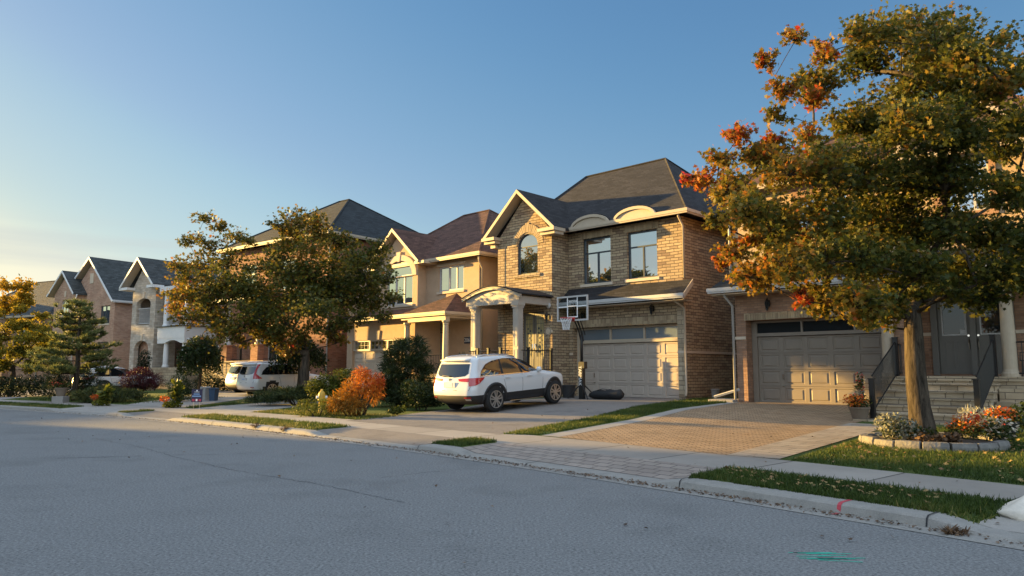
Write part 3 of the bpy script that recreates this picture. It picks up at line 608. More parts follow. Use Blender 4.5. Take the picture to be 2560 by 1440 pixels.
# double front door with frosted gold glass
for x0, x1 in ((-6.93, -6.33), (-6.31, -5.70)):
    d = h.mb(); A = rect(x0, x1, 1.47, 3.98); B = rect(x0+.1, x1-.1, 2.1, 3.86); d.ring(A, B, FY(-1.02), 0, .05); d.prism(rect(x0+.08, x1-.08, 1.6, 2.0), FY(-1.02), -.012, .0); o = h.part('front_door', d, MT['door_grey'])
    g = h.mb(); g.add([(x0+.08, -1.0, 2.08), (x1-.08, -1.0, 2.08), (x1-.08, -1.0, 3.88), (x0+.08, -1.0, 3.88)], [(0,1,2,3)]); h.part('door_glass', g, MT['glass_door'], o)
    gr = h.mb()
    for k in range(1, 4): xx = x0+.1+(x1-x0-.2)*k/4; gr.tube([(xx, -1.01, 2.1), (xx+.02*(-1)**k, -1.01, 3.0), (xx, -1.01, 3.86)], .007, 4)
    for k in range(12): gr.lathe([(.045, -.003), (.038, .003), (.045, .004)], ((x0+x1)/2+.07*(-1)**k, -1.012, 2.2+k*.1), 8, ax='y')
    for zz in (3.5, 3.7): gr.box(x0+.1, x1-.1, -1.016, -1.006, zz, zz+.015)
    h.part('door_grille', gr, MT['dark_frame'], o); q = h.mb(); hx = x1-.05 if x0 < -6.5 else x0+.05; q.tube([(hx, -1.07, 2.3), (hx, -1.1, 2.45), (hx, -1.07, 2.65)], .015, 6); h.part('handle', q, MT['chrome'], o)

# ================================================================ right brown brick house
h = House('brown_brick_house', Rx, .43, 'brown brick house at the right with taupe garage door, stone steps and columned porch')
mb = h.mb()
wall(mb, rect(-.57, 4.75, .2, 4.85), [rect(-.2, 4.3, .42, 3.22)], FY(0), .48)
wall(mb, rect(0, 11, .1, 7.7), [], FXL(-.57)); wall(mb, rect(0, 1.5, .2, 4.6), [], FX(4.75))
wall(mb, rect(4.75, 9.9, .2, 4.9), [rect(5.2, 7.12, 1.42, 3.9)], FY(1.5), .1)
mb.add([(-.57, 11, .1), (9.9, 11, .1), (9.9, 11, 7.7), (-.57, 11, 7.7)], [(0,1,2,3)]); wall(mb, rect(1.5, 11, .1, 7.7), [], FX(9.9))
h.part('wall', mb, MT['brick_brown'], fix=False)
mb = h.mb()
GL = rect(1.75, 3.35, 6.05, 7.15); GR = arch(5.95, 7.15, 6.0, 7.7, .55, 12)
wall(mb, rect(-.57, 9.9, 4.86, 7.72), [GL, rect(5.95, 7.15, 6.0, 7.70)], FY(.0), .12); wall(mb, [(4.9, 7.72), (8.25, 7.72), (6.57, 9.35)], [], FY(-.02), .1)
h.part('upper_wall', mb, MT['siding_beige'], fix=False)
h.window(1.75, 3.35, 6.05, 7.15, 0, bars=(2.3, 2.82), hb=(6.8,), fm='white'); h.window(5.95, 7.15, 6.0, 7.7, 0, bars=(6.35, 6.75), hb=(7.2,), fm='white', gm='glass')
mb = h.mb(); mb.ring(rect(1.6, 3.5, 5.9, 7.45), rect(1.752, 3.348, 6.052, 7.148), FY(0), -.05, .03); mb.ring(rect(5.78, 7.32, 5.85, 7.9), rect(5.952, 7.148, 6.002, 7.698), FY(0), -.05, .03)
mb.prism([(1.3, 7.46), (3.8, 7.46), (3.6, 7.6), (2.55, 8.0), (1.5, 7.6)], FY(0), -.08, .02); h.part('window_trim', mb, MT['cream'])
h.hip('roof', -1.1, 10.4, -.5, 11.4, 7.75, 3.5, 6.2, 5.4, 11.2, MT['roof_brown']); h.gable('gable_roof', 4.55, 8.6, -.55, 4.5, 7.68, 6.57, 9.62, MT['roof_brown'], MT['cream'])
pr = h.mb()
for x0, x1, yb, zt in ((-1.15, 4.5, -.01, 4.86), (4.502, 10.2, -.01, 4.98)):
    A = [(x0, -.72, 4.33), (x1, -.72, 4.33), (x1, yb, zt), (x0 + (.4 if x0 < 0 else 0), yb, zt)]; pr.add(A+[(p[0], p[1], p[2]-.1) for p in A], [(0,1,2,3), (7,6,5,4), (0,4,5,1), (1,5,6,2), (2,6,7,3), (3,7,4,0)])
po = h.part('porch_roof', pr, MT['roof_slate']); h.gutter([(-1.15, -.74), (10.2, -.74)], 4.32, po, MT['white'])
mb = h.mb(); mb.box(-1.1, 10.1, -.7, -.01, 4.1, 4.13); mb.box(4.12, 10, -.18, .18, 3.93, 4.1); mb.box(4.78, 9.89, .18, 1.49, 3.98, 4.03); h.part('soffit', mb, MT['cream'], po)
h.garage(0, 4.06, .44, 2.66, .46, 5, 4, MT['door_taupe'], .86)
mb = h.mb(); mb.box(-.19, -.002, .40, .52, .42, 3.2); mb.box(4.063, 4.29, .40, .52, .42, 3.2); mb.box(0, 4.06, .38, .56, 2.68, 2.79); mb.box(0, 4.06, .402, .5, 3.14, 3.21)
for x in (1.55, 3.22): mb.box(x-.03, x+.03, .405, .48, 2.79, 3.14)
fo = h.part('garage_frame', mb, MT['door_taupe']); g = h.mb(); g.add([(0, .47, 2.7), (4.06, .47, 2.7), (4.06, .47, 3.2), (0, .47, 3.2)], [(0,1,2,3)]); h.part('pane', g, MT['glass_dark'], fo)
h.lantern(.65, -.02, 3.75)
mb = h.mb(); mb.prism([(2.22, 3.22), (2.42, 3.22), (2.50, 3.52), (2.14, 3.52)], FY(0), -.06, .02); h.part('keystone', mb, MT['cream']); h.soldier(-.25, 4.35, 3.225, 3.46, -.002, name='brick_lintel')
bpy.data.objects[h.root.children[-1].name].data.materials[0] = brickmat('soldier_brown', [(.27,.155,.10), (.31,.18,.115), (.34,.20,.13)], (.2,.13,.1), .089, 3, 0, .5, patch=.1)
mb = h.mb(); mb.box(-.6, -.21, -.03, .03, 2.58, 2.68); mb.box(4.76, 5.1, 1.45, 1.52, 2.58, 2.68); mb.box(7.2, 9.9, 1.45, 1.52, 2.58, 2.68); h.part('stone_band', mb, MT['stucco_light'])
h.pipe([(-.68, -.62, 4.2), (-.66, -.55, 4.05), (-.64, -.06, 3.75), (-.64, -.06, .5)], m='white')
h.pipe([(-.66, .1, 7.6), (-.66, -.06, 7.3), (-.66, -.06, 4.9)], m='white')
mb = h.mb(); mb.box(4.15, 9.9, -.3, 1.5, .1, 1.24); h.part('porch_base', mb, MT['stone'])
mb = h.mb(); mb.box(4.10, 9.95, -.36, 1.5, 1.24, 1.36); h.part('porch_floor', mb, MT['stone'])
mb = h.mb()
for i in range(5): mb.box(4.4, 7.08, -.3-.42*(i+1), -.302-.42*i, .1, 1.17-.19*i-.06); mb.box(4.37, 7.11, -.34-.42*(i+1), -.302-.42*i, 1.11-.19*i, 1.17-.19*i)
mb.box(4.2, 7.3, -3.1, -2.45, .05, .25); h.part('steps', mb, MT['stone'], bevel=.012)
for x in (4.32, 7.32): h.column(x, -.12, 1.36, 3.95, .17, 'cream')
mb = h.mb(); mb.box(7.13, 9.95, -.75, -.361, .1, 1.05); mb.box(7.131, 9.95, -1.25, -.751, .1, .72); h.part('stone_ledge', mb, MT['stone'])
for x in (4.55, 6.98): h.railing([(x, -2.5, .36), (x, -.3, 1.33)], 1.02, posts=[(x, -2.54, .18), (x, -.25, 1.36)], pw=.06)
h.railing([(4.62, -.22, 1.36), (4.62, 1.45, 1.36)], .92, posts=[(4.62, 1.4, 1.36)]); h.railing([(7.5, -.2, 1.36), (9.8, -.2, 1.36)], .92, posts=[(9.0, -.2, 1.36)])
for x0, x1 in ((5.28, 6.12), (6.28, 7.06)):
    d = h.mb(); d.ring(rect(x0, x1, 1.40, 3.85), rect(x0+.1, x1-.1, 2.58, 3.7), FY(1.56), 0, .05); d.prism(rect(x0+.05, x1-.05, 1.45, 2.5), FY(1.56), .01, .04)
    for a, b in ((x0+.14, (x0+x1)/2-.04), ((x0+x1)/2+.04, x1-.14)): d.ring(rect(a, b, 1.6, 2.4), rect(a+.03, b-.03, 1.63, 2.37), FY(1.56), -.012, .012)
    o = h.part('front_door', d, MT['door_grey']); t = h.mb(); t.ring(rect(x0+.09, x1-.09, 2.57, 3.71), rect(x0+.13, x1-.13, 2.61, 3.67), FY(1.55), -.01, .03); h.part('glass_trim', t, MT['white'], o)
    g = h.mb(); g.add([(x0+.12, 1.575, 2.6), (x1-.12, 1.575, 2.6), (x1-.12, 1.575, 3.68), (x0+.12, 1.575, 3.68)], [(0,1,2,3)]); h.part('door_glass', g, MT['glass_dark'], o)
    hx = x1-.045 if x0 < 6 else x0+.045; q = h.mb(); q.lathe([(.03, -.05), (.03, 0)], (hx, 1.56, 2.56), 10, ax='y'); q.tube([(hx, 1.55, 2.45), (hx, 1.49, 2.35), (hx, 1.55, 2.15)], .018, 6); h.part('handle', q, MT['chrome'], o)
mb = h.mb(); mb.box(5.1, 5.27, 1.45, 1.6, 1.38, 3.95); mb.box(6.125, 6.275, 1.47, 1.6, 1.38, 3.86); mb.box(7.07, 7.25, 1.45, 1.6, 1.38, 3.95); mb.box(5.27, 7.07, 1.46, 1.6, 3.86, 3.95); h.part('door_frame', mb, MT['door_grey'])
mb = h.mb(); mb.box(5.85, 5.99, 1.565, 1.572, 2.62, 2.74); h.part('door_sticker', mb, MT['white'])

# ================================================================ peach stucco house, number 206
h = House('stucco_house', Mx, .42, 'peach stucco house numbered 206 with reddish roof and corner porch, partly behind the dark evergreen')
mb = h.mb(); gx0, gx1 = -17.2, -13.9
GA = arch(-16.5, -14.3, 4.85, 6.35, .78, 14); WR = rect(-12.92, -11.08, 5.38, 6.62)
wall(mb, [(gx0, 4.3), (gx1, 4.3), (gx1, 7.0), (-15.55, 8.5), (gx0, 7.0)], [GA], FY(-1.35), .12)
wall(mb, rect(gx1, -10, .3, 6.9), [WR, rect(-13.4, -12.1, 1.5, 3.92)], FY(-.8), .12)
mb.add([(gx1, -1.35, 4.2), (gx1, -.8, 4.2), (gx1, -.8, 7.0), (gx1, -1.35, 7.0)], [(0,1,2,3)])
wall(mb, rect(-18.45, gx0, 4.0, 6.9), [], FY(-.8)); wall(mb, rect(-.8, 9, .2, 6.9), [], FX(-10)); wall(mb, rect(-2.4, 9, .2, 6.9), [], FXL(-18.45)); mb.add([(-18.45, 9, .2), (-10, 9, .2), (-10, 9, 6.9), (-18.45, 9, 6.9)], [(0,1,2,3)])
wall(mb, rect(-18.45, -12.75, .2, 4.1), [rect(-17.95, -13.5, .3, 3.05)], FY(-2.4), .2); mb.add([(-12.75, -2.4, .2), (-12.75, -.8, .2), (-12.75, -.8, 4.1), (-12.75, -2.4, 4.1)], [(0,1,2,3)])
h.part('wall', mb, MT['stucco'], fix=False)
h.window(-16.5, -14.3, 4.85, 6.35, -1.35, .78, bars=((-15.75, 6.33), (-15.05, 6.33)), hb=(6.35,), fm='white', fw=.08, sill='stucco_light')
h.window(-12.92, -11.08, 5.38, 6.62, -.8, bars=(-12.2, -11.65), fm='white', fw=.08, sill='stucco_light')
mb = h.mb(); mb.ring(arch(-16.85, -13.95, 6.3, 6.35, 1.1, 14), arch(-16.52, -14.28, 6.32, 6.35, .8, 14), FY(-1.35), -.07, .02); mb.prism([(-15.5, 7.1), (-15.3, 7.1), (-15.22, 7.6), (-15.58, 7.6)], FY(-1.35), -.1, .0); mb.box(-13.02, -10.98, -.85, -.78, 6.63, 6.75); h.part('window_trim', mb, MT['stucco_light'])
h.hip('roof', -18.95, -9.45, -1.32, 9.5, 6.98, -15.8, -13.7, 3.5, 10.35, MT['roof_brown']); h.gable('gable_roof', -17.75, -13.35, -1.75, 2.5, 6.95, -15.55, 8.85, MT['roof_brown'], MT['cream'])
mb = h.mb(); mb.box(-13.75, -13.0, -1.72, -.8, 6.78, 6.92); mb.box(-17.8, -17.1, -1.72, -.8, 6.78, 6.92); h.part('eave_return', mb, MT['cream'])
pr = h.mb(); A = [(-13.3, -2.95, 4.15), (-9.95, -2.95, 4.15), (-9.95, -.78, 4.15), (-13.3, -.78, 4.15), (-11.35, -1.0, 5.2)]; pr.add(A, [(0,1,4), (1,2,4), (2,3,4), (3,0,4), (3,2,1,0)])
B = [(-18.9, -2.9, 4.15), (-13.302, -2.9, 4.15), (-13.302, -.78, 4.8), (-18.9, -.78, 4.8)]; pr.add(B+[(p[0], p[1], p[2]-.08) for p in B], [(0,1,2,3), (7,6,5,4), (0,4,5,1), (1,5,6,2), (2,6,7,3), (3,7,4,0)])
po = h.part('porch_roof', pr, MT['roof_brown']); h.gutter([(-18.9, -2.95), (-9.95, -2.95), (-9.95, -.85)], 4.14, po)
mb = h.mb(); mb.box(-13.2, -10.0, -2.88, -.85, 3.88, 3.98); mb.box(-12.7, -10.0, -2.87, -2.62, 3.76, 3.879); h.part('soffit', mb, MT['cream'], po)
for x in (-10.16, -12.95): h.column(x, -2.7, 1.35, 3.76, .15, 'cream')
mb = h.mb(); mb.box(-12.7, -9.9, -2.95, -.8, .3, 1.35); h.part('porch_base', mb, MT['stone'])
mb = h.mb()
for zz in (1.9, 2.2): pass
o = h.railing([(-12.7, -2.8, 1.35), (-10.3, -2.8, 1.35)], .85, posts=[(-11.8, -2.8, 1.35)])
mb = h.mb(); mb.ring(rect(-13.38, -12.12, 1.4, 3.35), rect(-12.7, -12.2, 2.0, 3.25), FY(-.72), 0, .05); mb.ring(rect(-13.38, -12.12, 3.4, 3.9), rect(-13.3, -12.2, 3.46, 3.84), FY(-.72), 0, .05)
for x in (-13.0, -12.75, -12.5): mb.box(x-.015, x+.015, -.73, -.69, 3.46, 3.84)
mb.box(-13.3, -12.2, -.73, -.69, 3.64, 3.66); o = h.part('front_door', mb, MT['white']); g = h.mb(); g.add([(-13.35, -.69, 1.9), (-12.15, -.69, 1.9), (-12.15, -.69, 3.88), (-13.35, -.69, 3.88)], [(0,1,2,3)]); h.part('door_glass', g, MT['glass_frost'], o)
h.garage(-17.95, -13.5, .42, 2.5, -2.25, 5, 4, MT['stucco_light']); mb = h.mb(); mb.ring(rect(-17.95, -13.5, 2.5, 3.05), rect(-17.85, -13.6, 2.6, 2.98), FY(-2.4), .06, .14)
for x in (-16.5, -15.0): mb.box(x-.06, x+.06, -2.33, -2.27, 2.6, 2.98)
for x in np.arange(-17.6, -13.7, .3): mb.box(x-.008, x+.008, -2.30, -2.285, 2.6, 2.98)
mb.box(-17.8, -13.6, -2.3, -2.285, 2.78, 2.79); o = h.part('garage_frame', mb, MT['cream']); g = h.mb(); g.add([(-17.9, -2.28, 2.52), (-13.5, -2.28, 2.52), (-13.5, -2.28, 3.03), (-17.9, -2.28, 3.03)], [(0,1,2,3)]); h.part('pane', g, MT['glass'], o)
mb = h.mb(); mb.prism([(-15.75, 3.05), (-15.55, 3.05), (-15.48, 3.5), (-15.82, 3.5)], FY(-2.4), -.06, .02); mb.box(-18.5, -17.96, -2.46, -2.38, 1.5, 1.62); h.part('keystone', mb, MT['stucco_light'])
h.pipe([(-9.62, -1.2, 6.8), (-9.7, -1.1, 6.6), (-9.88, -.72, 6.3), (-9.9, -.72, .5)])
mb = h.mb(); mb.box(-10.98, -10.55, -.84, -.802, 2.78, 3.08); o = h.part('number_plate', mb, MT['ink']); place_text('number', '206', .27, MT['white_ink'], o, (-10.765, -.848, 2.93-.42), (pi/2, 0, 0))

# ================================================================ dark roofed red brick house behind the maple
h = House('red_brick_house', Dx, .5, 'tall red brick house with slate grey hip roof and white columns, behind the broad maple')
mb = h.mb()
wall(mb, rect(-10.1, 0, .2, 9.0), [rect(-4.6, -3.0, 6.2, 8.0), rect(-8.6, -7.0, 6.2, 8.0), rect(-5.6, -3.9, 2.05, 4.2)], FY(0), .12); wall(mb, rect(0, 10, .2, 9), [], FX(0)); wall(mb, rect(0, 10, .2, 9), [], FXL(-10.1)); mb.add([(-10.1, 10, .2), (0, 10, .2), (0, 10, 9), (-10.1, 10, 9)], [(0,1,2,3)])
h.part('wall', mb, MT['brick_red'], fix=False)
h.window(-4.6, -3.0, 6.2, 8.0, 0, bars=(-3.8,), hb=(7.4,), sill='stucco_light'); h.window(-8.6, -7.0, 6.2, 8.0, 0, bars=(-7.8,), hb=(7.4,), sill='stucco_light'); h.window(-5.6, -3.9, 2.05, 4.2, 0, bars=(-4.75,), gm='glass_dark')
h.hip('roof', -10.65, .55, -.55, 10.5, 9.1, -5.6, -4.6, 5.0, 12.6, MT['roof_slate'])
mb = h.mb(); mb.box(-8.0, -1.8, -2.7, 0, .2, 1.95); mb.box(-8.1, -1.7, -2.8, 0, 1.95, 2.03); h.part('porch_base', mb, MT['stone'])
for x in (-6.3, -3.2):
    mb = h.mb(); mb.box(x-.34, x+.34, -2.4, -1.75, 2.03, 2.86); mb.box(x-.4, x+.4, -2.46, -1.69, 2.86, 2.94); o = h.part('pier', mb, MT['brick_red']); h.column(x, -2.07, 2.94, 5.3, .2, 'white', parent=o)
A = [(-8.2, -2.9, 5.5), (-1.6, -2.9, 5.5), (-1.6, -.0, 6.0), (-8.2, -.0, 6.0)]; mb = h.mb(); mb.add(A+[(p[0], p[1], p[2]-.12) for p in A], [(0,1,2,3), (7,6,5,4), (0,4,5,1), (1,5,6,2), (2,6,7,3), (3,7,4,0)]); po = h.part('porch_roof', mb, MT['roof_slate']); h.gutter([(-8.2, -2.9), (-1.6, -2.9)], 5.5, po, MT['white'])
h.railing([(-5.9, -2.1, 2.03), (-3.6, -2.1, 2.03)], .82, posts=[(-5.0, -2.1, 2.03)]); h.railing([(-2.8, -2.1, 2.03), (-1.9, -2.1, 2.03)], .82, posts=[(-1.9, -2.1, 2.03)]); h.railing([(-7.0, -2.4, 1.6), (-6.6, -4.4, .4)], .9)
h.pipe([(.1, -.3, 9.0), (.1, -.08, 8.6), (.1, -.08, .6)], m='white')

# ================================================================ pale brick house with the two-storey balcony
h = House('balcony_house', Tx, .3, 'pale brick house with arched tower and white two-storey balcony, left of the big round maple')
mb = h.mb(); t0, t1, yf = -8.66, -5.7, -1.0
A1 = arch(-8.1, -6.3, 1.3, 3.0, .55, 12); A2 = arch(-8.1, -6.3, 4.65, 6.1, .4, 12)
wall(mb, [(t0, .1), (t1, .1), (t1, 7.3), ((t0+t1)/2-.0, 9.0), (t0, 7.3)], [A1, A2], FY(yf), .3)
wall(mb, rect(yf, .6, .1, 7.3), [], FX(t1), .3); wall(mb, rect(yf, 1.5, .1, 7.3), [], FXL(t0)); h.part('tower', mb, MT['brick_pale'], fix=False)
mb = h.mb(); wall(mb, rect(t0, -.3, .1, 7.2), [rect(-4.4, -2.4, 2.0, 3.6), rect(-4.4, -2.2, 4.6, 6.5)], FY(1.2), .1); wall(mb, rect(1.2, 10, .1, 7.2), [], FX(-.3)); wall(mb, rect(1.2, 10, .1, 7.2), [], FXL(t0)); mb.add([(t0, 10, .1), (-.3, 10, .1), (-.3, 10, 7.2), (t0, 10, 7.2)], [(0,1,2,3)]); mb.add([(t0+.3, yf+.5, 1), (t1-.3, yf+.5, 1), (t1-.3, yf+.5, 3.8), (t0+.3, yf+.5, 3.8)], [(0,1,2,3)]); h.part('wall', mb, MT['brick_salmon'], fix=False)
h.window(-4.4, -2.4, 2.0, 3.6, 1.2, bars=(-3.4,), gm='glass_dark'); h.window(-4.4, -2.2, 4.6, 6.5, 1.2, bars=(-3.7, -2.9), gm='glass_dark')
h.railing([(-8.05, -.85, 4.65), (-6.35, -.85, 4.65)], 1.15, 'white_bright', gap=.13)
mb = h.mb(); mb.prism([(-7.28, 6.5), (-7.12, 6.5), (-7.05, 6.95), (-7.35, 6.95)], FY(yf), -.05, .02); mb.prism([(-7.28, 3.55), (-7.12, 3.55), (-7.05, 4.0), (-7.35, 4.0)], FY(yf), -.05, .02); h.part('keystone', mb, MT['stucco_light'])
mb = h.mb(); mb.box(-5.1, -1.9, -1.1, 1.2, 3.62, 4.38); bo = h.part('balcony', mb, MT['white_bright']); q = h.mb(); q.box(-5.2, -1.8, -1.2, 1.2, 4.38, 4.44); h.part('balcony_edge', q, MT['dark_frame'], bo)
for x in (-4.55, -2.2): h.column(x, -.85, 4.44, 6.75, .17, 'white_bright')
for x in (-4.35, -2.2): h.column(x, -.85, 1.7, 3.62, .17, 'white_bright')
mb = h.mb(); n = 10; mb.prism([(-5.1, 7.15), (-5.1, 6.7)] + [(-4.4+2.05*i/n, 6.7+.22*sin(pi*i/n)) for i in range(n+1)] + [(-1.9, 6.7), (-1.9, 7.15)], FY(-1.1), 0, .25); mb.box(-2.15, -1.9, -.85, 1.2, 6.7, 7.15); h.part('balcony_beam', mb, MT['white_bright'])
mb = h.mb(); mb.prism([(-5.1, 3.62), (-5.1, 3.3)] + [(-4.2+1.85*i/n, 3.3+.2*sin(pi*i/n)) for i in range(n+1)] + [(-1.9, 3.3), (-1.9, 3.62)], FY(-1.08), 0, .2); h.part('porch_beam', mb, MT['white_bright'])
mb = h.mb(); mb.box(-5.5, -1.7, -1.2, 1.2, .1, 1.7); h.part('porch_base', mb, MT['stone'])
h.railing([(-4.4, -.9, 4.44), (-2.3, -.9, 4.44)], 1.0, 'white_bright', gap=.13); h.railing([(-2.0, -.8, 4.44), (-2.0, 1.2, 4.44)], 1.0, 'white_bright', gap=.13)
h.gable('tower_roof', t0-.75, t1+.6, yf-.6, 5, 7.35, (t0+t1)/2-.02, 9.35, MT['roof_green'], MT['white_bright']); h.hip('roof', -9.2, .3, -.4, 10.5, 7.25, -6.2, -3.5, 4.5, 9.9, MT['roof_green'])
mb = h.mb(); mb.box(t0-.8, t0+.25, yf-.6, yf+.2, 7.12, 7.3); mb.box(t1-.2, t1+.62, yf-.6, yf+.2, 7.12, 7.3); h.part('eave_return', mb, MT['white_bright'])
h.pipe([(-1.9, -.9, 3.6), (-1.4, -.6, 3.3), (-.5, 1.1, 3.0), (-.4, 1.1, .4)], m='white_bright')

# ================================================================ orange brick house with two gables
h = House('gabled_house', Bx, .2, 'orange brick house with two steep front gables, behind the pine tree')
mb = h.mb(); wall(mb, [(-9.6, .0), (-2.0, .0), (-2.0, 6.9), (-5.45, 10.0), (-9.6, 6.3)], [rect(-3.95, -2.65, 5.06, 6.45), rect(-4.15, -2.6, .9, 3.66)], FY(0), .15)
wall(mb, rect(0, 10, .0, 6.9), [], FX(-2)); wall(mb, rect(0, 10, 0, 6.9), [], FXL(-9.6)); wall(mb, [(-9.6, .0), (-6.3, .0), (-6.3, 7.55), (-7.95, 9.05), (-9.6, 7.55)], [arch(-8.45, -7.35, 5.2, 6.7, .4, 12)], FY(-.7), .12); wall(mb, rect(-.7, 0, 0, 7.55), [], FX(-6.3)); wall(mb, rect(-.7, .1, 0, 7.55), [], FXL(-9.6)); h.part('wall', mb, MT['brick_salmon'], fix=False)
h.window(-3.95, -2.65, 5.06, 6.45, 0, bars=(-3.3,), sill='stucco_light', fm='dark_frame'); h.window(-4.15, -2.6, .9, 3.66, 0, bars=(-3.4,), fm='dark_frame'); h.window(-8.45, -7.35, 5.2, 6.7, -.7, .4, bars=(-7.9,), hb=(6.65,))
h.gable('main_roof', -10.1, -1.7, -.35, 9.5, 6.75, -5.45, 10.4, MT['roof_green'], MT['white_bright']); h.gable('gable_roof', -10.15, -6.05, -1.05, 3.0, 7.5, -7.98, 9.4, MT['roof_green'], MT['white_bright'])
mb = h.mb(); mb.prism([(-7.99, 7.3), (-7.81, 7.3), (-7.76, 7.75), (-8.04, 7.75)], FY(-.7), -.05, .02); mb.box(-5.7, -5.2, -.05, .02, 8.3, 9.1); h.part('keystone', mb, MT['stucco_light'])
h.pipe([(-6.0, -.8, 7.4), (-6.2, -.78, 7.1), (-6.2, -.78, .4)], m='white_bright'); h.gutter([(-1.7, -.3), (-1.7, 9.5)], 6.78, None, MT['white_bright'])

# ================================================================ far house at the left edge
Lx = [(-38.6, 60.2), -26]
h = House('grey_roof_house', Lx, .2, 'brick house with long grey roof at the left edge, behind the yellow tree')
mb = h.mb(); wall(mb, rect(-14, 0, 0, 6.0), [rect(-4.5, -3, 3.9, 5.3), rect(-9.5, -8, 3.9, 5.3)], FY(0), .12); wall(mb, rect(0, 10, 0, 6), [], FX(0)); wall(mb, rect(0, 10, 0, 6), [], FXL(-14)); h.part('wall', mb, MT['brick_brown'], fix=False)
h.window(-4.5, -3, 3.9, 5.3, 0, bars=(-3.75,)); h.window(-9.5, -8, 3.9, 5.3, 0, bars=(-8.75,))
h.hip('roof', -14.6, .6, -.6, 10.5, 6.1, -10.5, -4.5, 4.8, 9.9, MT['roof_green']); h.gable('gable_roof', -8.0, -5.2, -1.0, 2.5, 6.1, -6.6, 7.6, MT['roof_green'], MT['white'])
mb = h.mb(); wall(mb, [(-7.7, 0), (-5.5, 0), (-5.5, 6.2), (-6.6, 7.3), (-7.7, 6.2)], [], FY(-.5)); wall(mb, rect(-.5, 0, 0, 6), [], FX(-5.5)); wall(mb, rect(-.5, 0, 0, 6), [], FXL(-7.7)); h.part('bay', mb, MT['brick_brown'], fix=False)
h.pipe([(-1.4, -.5, 6), (-1.4, -.1, 5.6), (-1.4, -.1, .3)], m='white')
Lx2 = [(-33.5, 71), -24]
h = House('brown_roof_house', Lx2, .2, 'house with brown roof rising behind the two-gabled orange brick house')
mb = h.mb(); mb.box(-12, 0, 0, 9, 0, 6.5); h.part('wall', mb, MT['brick_brown']); h.hip('roof', -12.6, .6, -.6, 9.6, 6.6, -8, -4, 4.5, 11.3, MT['roof_brown'])
